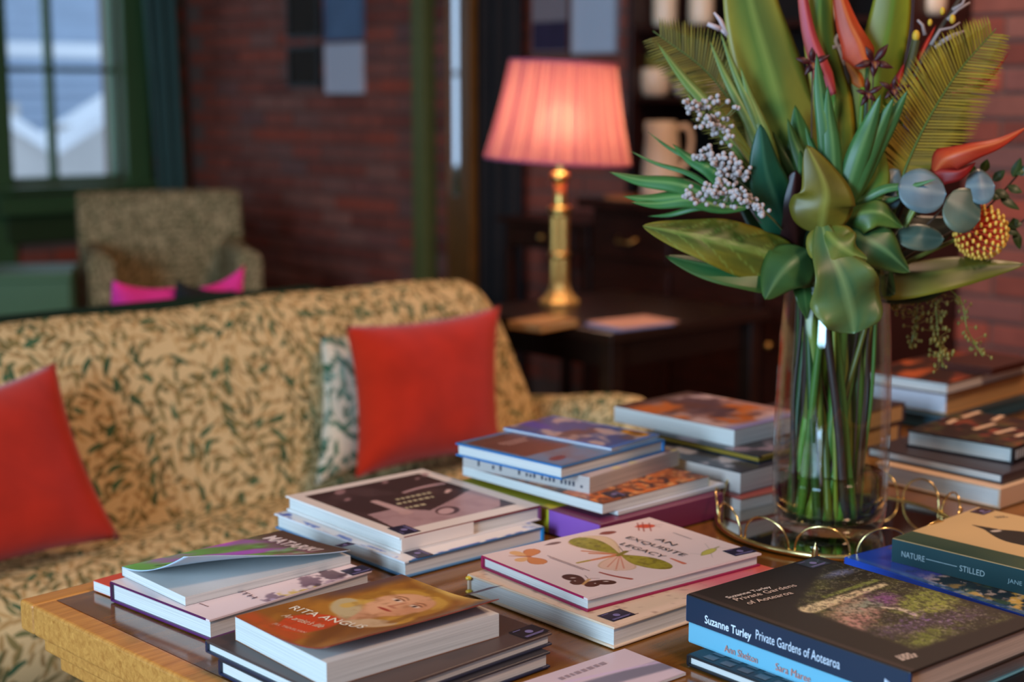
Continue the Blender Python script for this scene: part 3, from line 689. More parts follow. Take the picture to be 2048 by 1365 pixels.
MB().ball((0, 0, bz), .03, 16, 10, (1, 1, 1.2)).build('bulb', M_bulb, lamp, smooth=True)
lb = add_light('lamp_bulb_light', 'POINT', (LP.x, LP.y, LZ + bz + .055), (0, 0, 0), 6.6, (1.0, .73, .48), .07)
# small things beside it
M_gold = mat('gold_cloth', rgb(170, 116, 50), .5)
bx = pz(1085, 640, stz + .02)
bk_ = empty('small_book', (bx.x, bx.y, stz), R(8), 'small tan book lying beside the lamp base', 'book')
box('page_block', -.075, .072, -.055, .053, .003, .017, mat('page_tan', rgb(196, 160, 110), .8), bk_)
box('front_cover', -.078, .078, -.058, .058, .017, .020, M_gold, bk_, .001); box('back_cover', -.078, .078, -.058, .058, 0, .003, M_gold, bk_, .001); box('spine', .072, .078, -.058, .058, .003, .017, M_gold, bk_)
mg = pz(1262, 650, stz)
o = empty('leaflet', (mg.x, mg.y, stz), R(-6), 'pink and blue leaflets fanned on the dark lamp table', 'leaflet')
box('sheet', -.10, .09, -.07, .07, 0, .003, mat('leaflet_blue', rgb(120, 130, 176), .5), o)
box('sheet', -.08, .12, -.055, .085, .0032, .006, mat('leaflet_pink', rgb(206, 150, 128), .5, vary=.3, vscale=20), o)

# ------------------------------------------------------------------ dresser, writing table
M_mahog = wood('mahogany', rgb(30, 12, 8), rgb(58, 24, 14), .35, (14, 1.5, 14))
M_mahd = mat('mahogany_dark', rgb(16, 8, 6), .5)
dy1 = pX(1252, 200, 3.86).y; dy0 = pX(1944, 100, XW).y
ds = empty('dresser', (3.95, (dy0 + dy1) / 2, 0), 0, 'tall dark mahogany dresser filled with cream pottery', 'dresser'); DO = Vector(ds.location)
def dbox(name, x0, x1, y0, y1, z0, z1, m=M_mahog, b=.004, par=None): return box(name, x0 - DO.x, x1 - DO.x, y0 - DO.y, y1 - DO.y, z0, z1, m, par or ds, b)
ctz = pX(1300, 398, 3.80).z
shz = pX(1310, 193, 3.95).z; sh2 = pX(1330, 54, 3.95).z
dbox('base_cabinet', 3.70, XW - .01, dy0, dy1, .08, ctz - .03); dbox('worktop', 3.64, XW - .01, dy0 - .02, dy1 + .02, ctz - .03, ctz)
dbox('plinth', 3.74, XW - .01, dy0 + .02, dy1 - .02, 0, .08, M_mahd)
for k in range(3):
    w3 = (dy1 - dy0) / 3; a = dy0 + k * w3 + .012; b = dy0 + (k + 1) * w3 - .012
    d = dbox('drawer', 3.685, 3.70, a, b, ctz - .20, ctz - .05)
    MB().tube([(3.67 - DO.x, (a + b) / 2 - DO.y - .05, ctz - .125), (3.655 - DO.x, (a + b) / 2 - DO.y - .03, ctz - .14), (3.655 - DO.x, (a + b) / 2 - DO.y + .03, ctz - .14), (3.685 - DO.x, (a + b) / 2 - DO.y + .05, ctz - .125)], .005, 8).build('handle', M_brassd, d, smooth=True)
    d = dbox('cupboard_door', 3.685, 3.70, a, b, .12, ctz - .23)
    dbox('door_panel', 3.678, 3.686, a + .05, b - .05, .18, ctz - .29, M_mahog, .003, d)
    MB().ball((3.672 - DO.x, b - .03 - DO.y, ctz - .42), .012).build('knob', M_brassd, d, smooth=True)
dbox('side_panel', 3.86, XW - .01, dy0, dy0 + .025, ctz, 2.45); dbox('side_panel', 3.86, XW - .01, dy1 - .025, dy1, ctz, 2.45)
dbox('back_panel', XW - .03, XW - .01, dy0 + .025, dy1 - .025, ctz, 2.45, M_mahd); dbox('cornice', 3.83, XW - .01, dy0 - .02, dy1 + .02, 2.45, 2.52)
dbox('shelf', 3.88, XW - .03, dy0 + .025, dy1 - .025, shz - .022, shz); dbox('shelf', 3.88, XW - .03, dy0 + .025, dy1 - .025, sh2 - .022, sh2)
# cream pottery
M_cream = mat('cream_glaze', rgb(242, 214, 182), .35, vary=.05); M_whitep = mat('pink_white_glaze', rgb(226, 202, 198), .35)
def jar(px, top, label, r=.045, h=.19, z=None, X=3.98, m=M_cream):
    p = pX(px, top, X); z = sh2 if z is None else z
    o = empty('cream_jar', (p.x, p.y, z), 0, label, 'jar', 'cream jars on the dresser')
    MB().lathe([(.0, 0), (r * .72, 0), (r * .95, .012), (r, .035), (r, h * .8), (r * .85, h * .9), (r * .7, h * .93), (.0, h * .93)], 28).build('body', m, o, smooth=True)
    MB().lathe([(.0, h * .93), (r * .78, h * .93), (r * .78, h * .96), (r * .3, h), (.0, h * 1.0)], 24).build('lid', m, o, smooth=True)
    return o
jar(1330, 20, 'cream jar on the dresser shelf, leftmost of the row', .043)
jar(1402, 20, 'cream jar on the dresser shelf, second from the left beside the big leaf', .043)
jar(1655, 20, 'cream jar on the dresser seen between the red flower beaks', .036)
jar(1865, 10, 'cream jar at the right end of the dresser shelf', .040)
p = pX(1311, 170, 3.96)
o = empty('plant_pot', (p.x, p.y, shz), 0, 'squat cream pot holding a tuft of yellow green leaves', 'pot')
MB().lathe([(.0, 0), (.042, 0), (.052, .02), (.056, .05), (.055, .085), (.050, .098), (.046, .098), (.048, .085), (.0, .08)], 28).build('pot', M_cream, o, smooth=True)
rp = random.Random(4); mb = MB()
for k in range(26):
    q = rp.uniform(0, 6.28); rr = rp.uniform(.03, .085); A = Vector((.02 * math.cos(q), .02 * math.sin(q), .085)); B = Vector((rr * math.cos(q), rr * math.sin(q), .125 + rp.uniform(-.01, .028))); s_ = Vector((-math.sin(q), math.cos(q), .1)) * .016
    mid = (A + B) / 2 + Vector((0, 0, .014)); mb.add([A, mid + s_, B, mid - s_], [(0, 1, 2, 3)])
mb.build('foliage', mat('yellow_leaf', rgb(150, 142, 62), .5), o, fix=False)
p = pX(1400, 175, 3.97)
o = empty('oval_dish', (p.x, p.y, shz), R(90), 'low pinkish white dish standing next to the squat pot', 'dish')
MB().lathe([(.0, 0), (.075, 0), (.088, .012), (.092, .045), (.086, .045), (.080, .014), (.0, .010)], 32).build('dish', M_whitep, o, smooth=True)
p = pX(1322, 384, 3.80)
o = empty('pitcher', (p.x, p.y, ctz + .012), R(-42), 'tall cream pottery pitcher with a loop handle on the dresser', 'pitcher')
ph = pX(1322, 242, 3.80).z - ctz - .012
MB().lathe([(.0, 0), (.066, 0), (.070, .01), (.068, .05), (.062, ph * .5), (.055, ph * .82), (.050, ph * .95), (.046, ph), (.041, ph), (.046, ph * .9), (.052, ph * .5), (.0, .02)], 32).build('body', M_cream, o, smooth=True)
MB().tube(catmull([(.050, 0, ph * .90), (.080, 0, ph * .93), (.098, 0, ph * .80), (.096, 0, ph * .60), (.080, 0, ph * .42), (.062, 0, ph * .34)], 20), .010, 10).build('handle', M_cream, o, smooth=True)
MB().prism([(-.040, -.02), (-.060, 0), (-.040, .02)], ph - .04, ph, 'z').build('spout', M_cream, o, bevel=.004)
p = pX(1280, 388, 3.76)
o = empty('wooden_board', (p.x + .01, p.y, ctz), R(0), 'round pale wooden board under the cream pitcher', 'board')
MB().lathe([(.0, 0), (.128, 0), (.132, .005), (.128, .011), (.0, .011)], 40).build('board', wood('pale_board', rgb(170, 100, 60), rgb(200, 130, 84), .5), o, smooth=False)
# writing table to the left of the dresser
ty1 = pX(1000, 445, 3.72).y; tz_ = pX(1060, 437, 3.72).z
wt = empty('writing_table', (3.95, (ty1 + dy1) / 2 + .02, 0), 0, 'dark wooden writing table with a drawer left of the dresser', 'table'); WO = Vector(wt.location)
def wbox(n, x0, x1, y0, y1, z0, z1, m=M_mahog, b=.004, par=None): return box(n, x0 - WO.x, x1 - WO.x, y0 - WO.y, y1 - WO.y, z0, z1, m, par or wt, b)
wbox('table_top', 3.70, XW - .12, dy1 + .03, ty1, tz_ - .02, tz_); wbox('apron', 3.73, XW - .14, dy1 + .05, ty1 - .02, tz_ - .11, tz_ - .02)
d = wbox('drawer', 3.72, 3.735, dy1 + .12, ty1 - .08, tz_ - .10, tz_ - .03); MB().ball((3.71 - WO.x, (dy1 + ty1) / 2 + .02 - WO.y, tz_ - .065), .012).build('knob', M_brassd, d)
for X in (3.75, XW - .16):
    for Y in (dy1 + .06, ty1 - .03): wbox('leg', X - .018, X + .018, Y - .018, Y + .018, 0, tz_ - .11)
# ceiling fittings
for k, (x, y, z, e_) in enumerate(CEIL):
    o = empty('ceiling_light', (x, y, ZC), 0, ['square white ceiling light above the book table', 'square white ceiling light above the lamp table', 'square white ceiling light near the window wall'][k], 'ceiling light')
    box('housing', -.28, .28, -.28, .28, -.05, 0, M_ceil, o, .004)
# ------------------------------------------------------------------ the book table
TZ = .74
M_top = wood('table_veneer', rgb(108, 66, 24), rgb(146, 94, 38), .16, (.8, 5, 5), coat=.4, grain=.0)
M_oak = wood('oak_edge', rgb(172, 106, 42), rgb(216, 148, 70), .42, (1.5, 22, 22))
tb = empty('book_table', (1.75, .95, 0), R(3.2), 'large oak library table with a polished brown top spread with books', 'table'); TO = tb.location.copy()
cr_ = Matrix.Rotation(-R(3.2), 3, 'Z') @ (pz(38, 1199, TZ) - Vector((TO.x, TO.y, TZ)))
tx0, ty1_ = cr_.x, cr_.y; tx1, ty0_ = 1.12, -.72
rim = .030
box('table_top', tx0 + rim, tx1 - rim, ty0_ + rim, ty1_ - rim, TZ - .034, TZ - .0012, M_top, tb)
for (a, b, c, d) in ((tx0, tx1, ty1_ - rim, ty1_), (tx0, tx1, ty0_, ty0_ + rim), (tx0, tx0 + rim, ty0_ + rim, ty1_ - rim), (tx1 - rim, tx1, ty0_ + rim, ty1_ - rim)):
    box('edge_band', a, b, c, d, TZ - .036, TZ, M_oak, tb, .004, seg=3)
mb = MB(); ins = .018
for k, (z0, z1, i_) in enumerate(((TZ - .062, TZ - .036, ins), (TZ - .085, TZ - .062, ins + .012))):
    mb.box(tx0 + i_, tx1 - i_, ty0_ + i_, ty1_ - i_, z0, z1)
mb.build('moulding', M_oak, tb, .003)
ia = .048
for (a, b, c, d) in ((tx0 + ia, tx1 - ia, ty1_ - ia - .022, ty1_ - ia), (tx0 + ia, tx1 - ia, ty0_ + ia, ty0_ + ia + .022), (tx0 + ia, tx0 + ia + .022, ty0_ + ia, ty1_ - ia), (tx1 - ia - .022, tx1 - ia, ty0_ + ia, ty1_ - ia)):
    box('apron', a, b, c, d, TZ - .20, TZ - .085, M_oak, tb, .003)
for X in (tx0 + ia + .06, tx1 - ia - .06):
    for Y in (ty0_ + ia + .06, ty1_ - ia - .06): box('leg', X - .035, X + .035, Y - .035, Y + .035, 0, TZ - .085, M_oak, tb, .006)

# ------------------------------------------------------------------ printing: small painted fields on real surfaces
def vnoise(x, y, seed=0):
    xi = np.floor(x).astype(np.int64); yi = np.floor(y).astype(np.int64); xf = x - xi; yf = y - yi
    def h(a, b):
        q = (a * 374761393 + b * 668265263 + seed * 1442695041) & 0xffffffff
        q = ((q ^ (q >> 13)) * 1274126177) & 0xffffffff
        return ((q ^ (q >> 16)) & 0xffff) / 65535.0
    u = xf * xf * (3 - 2 * xf); v = yf * yf * (3 - 2 * yf)
    return (h(xi, yi) * (1 - u) + h(xi + 1, yi) * u) * (1 - v) + (h(xi, yi + 1) * (1 - u) + h(xi + 1, yi + 1) * u) * v
def fbm(x, y, seed=0, o=4):
    s = 0; a = .5
    for k in range(o): s = s + a * vnoise(x * 2 ** k, y * 2 ** k, seed + k); a *= .5
    return s / (1 - .5 ** o)
class Canvas:
    def __init__(s, W, H, step):
        s.W, s.H = W, H; s.nx = max(2, int(W / step)); s.ny = max(2, int(H / step))
        s.x, s.y = np.meshgrid(np.linspace(0, W, s.nx + 1), np.linspace(0, H, s.ny + 1)); s.c = np.ones(s.x.shape + (3,)); s.soft = step * .7
    def blend(s, m, c):
        c = np.array(c, float); c = c / 255 if c.ndim == 1 else c
        s.c = s.c * (1 - m[..., None]) + c * m[..., None]
    def fill(s, c): s.c[:] = np.array(c) / 255
    def ell(s, c, rx, ry, ang, col, soft=None, a=1.0, rough=0, seed=1):
        so = soft or s.soft; dx, dy = s.x - c[0], s.y - c[1]; ca, sa = math.cos(ang), math.sin(ang)
        u, v = (dx * ca + dy * sa) / rx, (-dx * sa + dy * ca) / ry; d = (np.sqrt(u * u + v * v) - 1) * min(rx, ry)
        if rough: d = d + rough * (fbm(s.x * 120, s.y * 120, seed) - .5)
        s.blend(np.clip(.5 - d / so, 0, 1) * a, col)
    def cap(s, p, q, r0, r1, col, soft=None, a=1.0, bend=0):
        so = soft or s.soft; p = np.array(p, float); q = np.array(q, float); d = q - p; L2 = max(1e-12, d @ d)
        t = np.clip(((s.x - p[0]) * d[0] + (s.y - p[1]) * d[1]) / L2, 0, 1)
        nx, ny = -d[1] / math.sqrt(L2), d[0] / math.sqrt(L2); o = bend * np.sin(np.pi * t)
        D = np.hypot(s.x - p[0] - t * d[0] - nx * o, s.y - p[1] - t * d[1] - ny * o) - (r0 + (r1 - r0) * t)
        s.blend(np.clip(.5 - D / so, 0, 1) * a, col)
    def wing(s, p, q, w, col, soft=None, a=1.0, tip=.7, edge=None):
        """wing or leaf from root p to tip q, widest at 'tip' of its length"""
        so = soft or s.soft; p = np.array(p, float); q = np.array(q, float); d = q - p; L = math.hypot(*d); ux, uy = d / L
        t = ((s.x - p[0]) * ux + (s.y - p[1]) * uy) / L; e = np.abs(-(s.x - p[0]) * uy + (s.y - p[1]) * ux)
        tt = np.clip(t, 0, 1); pr = np.where(tt < tip, np.sin(np.pi / 2 * tt / tip) ** 1.1, np.sqrt(np.clip(1 - ((tt - tip) / (1 - tip)) ** 2, 0, 1)))
        D = np.maximum(e - w * pr, np.maximum(-t, t - 1) * L); m = np.clip(.5 - D / so, 0, 1) * a
        if edge is not None: s.blend(np.clip(.5 - (D - so * .8) / so, 0, 1) * a, edge)
        s.blend(m, col); return m, t, e
    def rect(s, x0, y0, x1, y1, col, soft=None, a=1.0):
        so = soft or s.soft
        D = np.maximum(np.maximum(x0 - s.x, s.x - x1), np.maximum(y0 - s.y, s.y - y1)); s.blend(np.clip(.5 - D / so, 0, 1) * a, col)
    def noise(s, sc_, seed, lo, hi, col, a=1.0, sx=1, sy=1, mask=None):
        m = np.clip((fbm(s.x * sc_ * sx, s.y * sc_ * sy, seed) - lo) / (hi - lo), 0, 1) * a
        if mask is not None: m = m * mask
        s.blend(m, col)
M_print = attr_mat('cover_print', .34); M_printg = attr_mat('cover_print_gloss', .2, coat=.3); M_printm = attr_mat('cover_print_matt', .55, spec=.3)
M_pg = page_mat('pages_white', rgb(220, 214, 205)); M_pgw = page_mat('pages_cream', rgb(222, 204, 178)); M_pgt = page_mat('pages_tan', rgb(206, 160, 104)); M_pgg = page_mat('pages_grey', rgb(196, 182, 172))
def flat_mat(c, rough=.4): return mat('board_%d_%d_%d' % tuple(c), rgb(*c), rough)
def th_from(ty, bot, zb):
    b = pz(bot[0], bot[1], zb); lo, hi = zb, zb + .3
    for _ in range(40):
        m = (lo + hi) / 2
        if proj((b.x, b.y, m))[1] > ty: lo = m
        else: hi = m
    return m - zb
ALLB = []
class Book:
    """a closed book lying flat; local x runs right-and-away, y away to the left, spine on one of the four sides"""
    def __init__(s, label, L, N, R_, zb, th, spine='+y', cover=(220, 220, 220), inner=None, pages=M_pg, hard=True, Fa=None, name='hardback_book', back=None, spine_col=None,
                 ang=None, size=None, gloss=M_print, group=None, liftfn=None, slip=None, cat='book'):
        s.th = th; s.zb = zb; s.zt = zt = zb + th; l, n, r = pz(*L, zt), pz(*N, zt), None
        dy = l - n
        dx = (pz(*Fa, zt) - l) if Fa else (pz(*R_, zt) - n)
        if ang is None:
            ax_ = math.atan2(dx.y, dx.x); ay_ = math.atan2(dy.y, dy.x) - math.pi / 2; ang = (ax_ * dx.length + ay_ * dy.length) / (dx.length + dy.length)
        else: ang = R(ang)
        s.lx, s.ly = size if size else (dx.length, dy.length)
        ux = Vector((math.cos(ang), math.sin(ang), 0)); uy = Vector((-math.sin(ang), math.cos(ang), 0))
        # keep the anchor that the photograph shows best: the near corner, or the left corner when asked by Fa
        o = n if not Fa else l - uy * s.ly
        s.o = Vector((o.x, o.y, zb)); s.ux, s.uy, s.ang = ux, uy, ang
        e = s.e = empty(name, s.o, ang, label, cat, group); s.spine = spine; s.hard = hard
        inner = inner or cover; CB = .0026 if hard else .0006; ov = .0032 if hard else 0.0; s.CB = CB
        mc = cover if not isinstance(cover, tuple) else flat_mat(cover); mi = flat_mat(inner) if isinstance(inner, tuple) else inner
        mbk = flat_mat(back) if back else mc; ms = flat_mat(spine_col) if spine_col else mc
        lx, ly = s.lx, s.ly; sd = .0034 if hard else .0008
        x0, x1, y0, y1 = ov, lx - ov, ov, ly - ov
        if spine == '+y': y1 = ly - sd
        elif spine == '-y': y0 = sd
        elif spine == '+x': x1 = lx - sd
        else: x0 = sd
        if slip:      # closed slipcase: pages do not show
            box('case', 0, lx, 0, ly, 0, th, mc, e, .0012); s.top_z = th; return
        box('page_block', x0, x1, y0, y1, CB, th - CB, pages, e)
        bev = .0009 if hard else 0
        if hard and inner != cover:
            box('back_cover', 0, lx, 0, ly, 0, CB, mbk, e, bev); s.front = box('front_cover', 0, lx, 0, ly, th - CB, th, mi, e, bev)
            fe = {'+y': (-.0003, lx + .0003, -.0005, .006), '-y': (-.0003, lx + .0003, ly - .006, ly + .0005), '+x': (-.0005, .006, -.0003, ly + .0003), '-x': (lx - .006, lx + .0005, -.0003, ly + .0003)}[spine]
            box('jacket_fold', fe[0], fe[1], fe[2], fe[3], th - CB * .75, th + .0001, mc, s.front)
            box('endpaper', x0 - .001, x1 + .001, y0 - .001, y1 + .001, th - CB - .0006, th - CB, mi, s.front)
        else:
            box('back_cover', 0, lx, 0, ly, 0, CB, mbk, e, bev)
            if liftfn is None: s.front = box('front_cover', 0, lx, 0, ly, th - CB, th, mc, e, bev)
        sp = {'+y': (0, lx, ly - sd, ly), '-y': (0, lx, 0, sd), '+x': (lx - sd, lx, 0, ly), '-x': (0, sd, 0, ly)}[spine]
        s.spine_o = box('spine', sp[0], sp[1], sp[2], sp[3], CB * .5, th - CB * .5, ms, e)
        if liftfn is not None:
            s.liftfn = liftfn
            def f(u, v): return (u * lx, v * ly, th - CB * .5 + liftfn(u, v))
            s.front = obj('front_cover', MB().grid(f, 36, 36).mesh('front_cover', smooth=True, fix=False), mi, e)
            q = s.front.modifiers.new('thickness', 'SOLIDIFY'); q.thickness = .0008; q.offset = -1
        else: s.liftfn = None
        s.top_z = th; s.gloss = gloss; ALLB.append(s)
    # art coordinates: a along the reading direction, b up the page (metres)
    def frame(s):
        lx, ly = s.lx, s.ly
        return {'+y': (Vector((0, ly, 0)), Vector((0, -1, 0)), Vector((1, 0, 0)), ly, lx), '-x': (Vector((0, 0, 0)), Vector((1, 0, 0)), Vector((0, 1, 0)), lx, ly),
                '+x': (Vector((lx, ly, 0)), Vector((-1, 0, 0)), Vector((0, -1, 0)), lx, ly), '-y': (Vector((lx, 0, 0)), Vector((0, 1, 0)), Vector((-1, 0, 0)), ly, lx)}[s.spine]
    def loc(s, px, py, dz=0):
        w_ = pz(px, py, s.zt + dz) - s.o; return Vector((w_.dot(s.ux), w_.dot(s.uy), 0))
    def art(s, px, py, dz=0):
        o, r, u, W, H = s.frame(); p = s.loc(px, py, dz) - o; return (p.dot(r), p.dot(u))
    def paint(s, fn, step=.0016, x0=0, y0=0, x1=None, y1=None, name='cover_print', m=None, inset=.0006):
        o, r, u, W, H = s.frame(); x0 = max(x0, inset); y0 = max(y0, inset); x1 = min(x1 or W, W - inset); y1 = min(y1 or H, H - inset)
        cv = Canvas(x1 - x0, y1 - y0, step); s.cv0 = (x0, y0); cv.P = lambda px, py, dz=0: (s.art(px, py, dz)[0] - x0, s.art(px, py, dz)[1] - y0)
        fn(cv); X = cv.x + x0; Y = cv.y + y0
        co = np.array(o)[None, None] + X[..., None] * np.array(r) + Y[..., None] * np.array(u)
        co[..., 2] = s.top_z + .00022
        if s.liftfn:
            for idx in np.ndindex(co.shape[:2]): co[idx][2] += s.liftfn(co[idx][0] / s.lx, co[idx][1] / s.ly) - s.CB * .5 + .0002
        W_ = cv.nx + 1; q = np.arange(cv.nx * cv.ny); i, j = q % cv.nx, q // cv.nx; a = j * W_ + i
        fc = np.stack([a, a + 1, a + W_ + 1, a + W_], 1)
        me = bpy.data.meshes.new(name); me.from_pydata(co.reshape(-1, 3).tolist(), [], fc.tolist()); me.polygons.foreach_set('use_smooth', [True] * len(me.polygons))
        c = np.clip(cv.c, 0, 1).reshape(-1, 3); c = np.where(c <= .04045, c / 12.92, ((c + .055) / 1.055) ** 2.4); col_attr(me, c); me.update()
        return obj(name, me, m or s.gloss, s.front)
    def _txt(s, body, A, r, u, length, col, bold, shear, height, nrm, par, name):
        v, f = text_verts(body, bold, shear); xs_ = [p[0] for p in v]; ys_ = [p[1] for p in v]
        w_ = max(xs_) - min(xs_); sx = length / w_; sy = height / .72 if height else sx; x0 = min(xs_)
        pts = [A + r * ((p[0] - x0) * sx) + u * (p[1] * sy) + nrm * .0012 for p in v]
        return MB().add(pts, f).build(name, flat_mat(col, .5), par, fix=False)
    def title(s, body, pa, pb, col, bold=.0, shear=0, height=None, name='title', along=None, dz=0):
        """lettering whose baseline runs from pixel pa to pixel pb on the cover"""
        o, r, u, W, H = s.frame(); A = s.loc(*pa, dz); B = s.loc(*pb, dz); d = B - A; rr = d.normalized(); uu = Vector((-rr.y, rr.x, 0))
        A.z = s.top_z + dz
        lift = Vector((0, 0, 0))
        t = s._txt(body, A, rr, uu, d.length, col, bold, shear, height, Vector((0, 0, 1)), s.front, name)
        if s.liftfn:
            for q in t.data.vertices: q.co.z = s.top_z + s.liftfn(q.co.x / s.lx, q.co.y / s.ly) + .0006
        return t
    def spine_title(s, body, pa, pb, col, bold=0, shear=0, height=None):
        """lettering on the x = 0 face, reading towards -y"""
        def hit(px, py):
            d = ray(px, py); n_ = s.ux; t = (s.o - Vector((0, 0, HC))).dot(n_) / d.dot(n_); w_ = at(px, py, t) - s.o; return Vector((0, w_.dot(s.uy), w_.z))
        A = hit(*pa); B = hit(*pb); B.z = A.z if abs(B.z - A.z) > .004 else A.z
        return s._txt(body, A, Vector((0, -1, 0)), Vector((0, 0, 1)), abs(A.y - B.y), col, bold, shear, height, Vector((-1, 0, 0)), s.spine_o, 'spine_title')
    def sticker(s, px, py, w_=.032, h_=.024, rot=0, dz=0, bg=(34, 28, 50)):
        """small dark shelf label"""
        c = s.loc(px, py, dz); q = math.radians(rot); rx = Vector((math.cos(q), math.sin(q), 0)); ry = Vector((-math.sin(q), math.cos(q), 0)); z = s.top_z + dz + .0006
        def P(a, b, k=0): p = c + rx * a + ry * b; return (p.x, p.y, z + k + (s.liftfn(min(1, p.x / s.lx), p.y / s.ly) if s.liftfn else 0))
        mb = MB().add([P(-w_ / 2, -h_ / 2), P(w_ / 2, -h_ / 2), P(w_ / 2, h_ / 2), P(-w_ / 2, h_ / 2)], [(0, 1, 2, 3)]); o = mb.build('sticker', flat_mat(bg, .4), s.front, fix=False)
        mb = MB()
        for (a, b, e_) in ((-.40, .34, .3), (-.40, -.32, .8), (-.40, -.40, .7)):
            mb.add([P(w_ * a, h_ * b, .0002), P(w_ * (a + e_), h_ * b, .0002), P(w_ * (a + e_), h_ * (b + .05), .0002), P(w_ * a, h_ * (b + .05), .0002)], [(0, 1, 2, 3)])
        n_ = 14; mb.add([P(h_ * .17 * math.cos(2 * math.pi * k / n_), h_ * .17 * math.sin(2 * math.pi * k / n_), .0002) for k in range(n_)], [tuple(range(n_))])
        mb.build('label_mark', flat_mat((120, 108, 150), .5), o, fix=False)
    def bars(s, pa, pb, rows, col, h=.0022, gap=.6, jitter=True, seed=0, dz=0):
        """lines of lettering too small to read"""
        A = s.loc(*pa, dz); B = s.loc(*pb, dz); d = B - A; r = d.normalized(); u = Vector((-r.y, r.x, 0)); rn = random.Random(seed); mb = MB()
        for k in range(rows):
            x = 0 if not jitter else rn.uniform(0, .12) * d.length; end = d.length * (1 - (rn.uniform(0, .25) if jitter else 0))
            while x < end:
                w_ = rn.uniform(.5, 1.3) * h; p = A + r * x - u * (k * h * (1 + gap)); z = s.top_z + .0006
                q = [p, p + r * w_, p + r * w_ + u * h, p + u * h]; q = [(a.x, a.y, z + (s.liftfn(a.x / s.lx, a.y / s.ly) if s.liftfn else 0)) for a in q]
                mb.add(q, [(0, 1, 2, 3)]); x += w_ + h * .45
        return mb.build('lettering', flat_mat(col, .5), s.front, fix=False)
def lerp3(a, b, t): return np.array(a)[None, None] / 255 * (1 - t[..., None]) + np.array(b)[None, None] / 255 * t[..., None]

# ---- stack nearest the table corner
b = Book('thin orange-red paperback sticking out beyond the purple-bound book at the table corner', (200.5, 1158), (310, 1208), (560, 1128), TZ, .012, '+y', (214, 72, 40), hard=False, name='paperback_book')
zb = TZ; A2 = Book('thick pink-white hardback with purple boards and a flower picture, under the curling paperback', (219.5, 1163.6), (418.8, 1241), (742.5, 1141.6), zb, .0233, '+y', (232, 206, 202), (88, 24, 70), back=(86, 30, 84), spine_col=(70, 20, 58))
def art_a2(c):
    c.fill((232, 208, 204))
    c.noise(60, 3, .35, .6, (206, 182, 170), .0)
    P = [c.P(*q) for q in ((560, 1200), (600, 1190), (640, 1175), (680, 1165), (620, 1165), (660, 1150))]
    for k, p in enumerate(P):
        c.ell(p, .020, .013, .6 * k, [(128, 100, 112), (214, 178, 84), (96, 66, 74), (180, 150, 160), (116, 84, 96), (90, 62, 70)][k], .004, .9, rough=.02, seed=k)
    for k in range(26):
        q = (P[0][0] + random.Random(k).uniform(-.02, .05), P[0][1] + random.Random(k + 40).uniform(-.01, .11)); c.ell(q, .006, .0035, k, [(222, 186, 70), (236, 216, 206), (76, 52, 62), (190, 170, 196)][k % 4], .002, .8)
A2.paint(art_a2); A2.title('TRUTH', (440, 1172), (505, 1200), (92, 52, 62), height=.0075); A2.sticker(715, 1142, rot=-4)
A2.bars((395, 1208), (420, 1217), 1, (120, 70, 70), .0018)
zb = A2.zt
def lift_a3(u, v):
    w_ = max(0, 1 - v); s_ = max(0, 1 - u); return .036 * w_ ** 1.7 * s_ ** 1.1 + .007 * w_ ** 2 + .002 * math.sin(5 * u + 1) * w_
A3 = Book('paperback with a green and purple aurora cover curling open at the table corner', (240, 1135), (370.4, 1194), (703, 1112), zb, .0108, '+y', (40, 34, 40), (196, 214, 232), hard=False, name='paperback_book', liftfn=lift_a3, gloss=M_printg)
def art_a3(c):
    x, y = c.x / c.W, c.y / c.H
    c.fill((98, 70, 56)); c.blend(np.clip(1.45 - y * 1.4, 0, 1), (110, 170, 80))
    w1 = fbm(x * 3 + 2 * y, y * 4, 4); w2 = fbm(x * 4 - y * 3, y * 3 + 5, 9)
    c.blend(np.clip((w1 - .45) * 5, 0, 1) * np.clip(1.3 - y, 0, 1), (128, 196, 84)); c.blend(np.clip((w2 - .50) * 6, 0, 1) * np.clip(1.25 - abs(y - .5) * 2, 0, 1), (176, 92, 196))
    c.blend(np.clip((fbm(x * 6 + 3, y * 3, 12) - .58) * 8, 0, 1) * np.clip(1.2 - abs(y - .45) * 2, 0, 1), (206, 86, 170)); c.blend(np.clip((fbm(x * 7, y * 8 + 3, 20) - .62) * 9, 0, 1) * .8, (126, 190, 118))
    c.blend(np.clip((y - .76) * 6, 0, 1), (84, 60, 48)); c.cap((c.W * .25, c.H * .12), (c.W * .72, c.H * .16), .004, .002, (60, 60, 46), .003, .7, .01)
A3.paint(art_a3, .0018, m=M_printm)
def lift_pt(b, u, v): return Vector((u * b.lx, v * b.ly, 0))
tv, tf = text_verts('MATARIKI', .03); tw = max(p[0] for p in tv)
sA = .104 / tw
mb = MB().add([(lambda X, Y: (X, Y, A3.top_z + lift_a3(X / A3.lx, Y / A3.ly) + .0006))(A3.lx * .82 + p[1] * .026, A3.ly * .90 - p[0] * sA) for p in tv], tf); mb.build('title', flat_mat((226, 206, 200), .5), A3.front, fix=False)
mb = MB()
for k in range(4):
    X, Y = A3.lx * .10, A3.ly * (.62 - .055 * k); z = A3.top_z + lift_a3(.10, Y / A3.ly) + .0006; mb.add([(X, Y, z), (X, Y - .005, z), (X + .0035, Y - .005, z), (X + .0035, Y, z)], [(0, 1, 2, 3)])
mb.build('lettering', flat_mat((214, 204, 120)), A3.front, fix=False)
A3.sticker(690, 1098, .020, .016, rot=0)

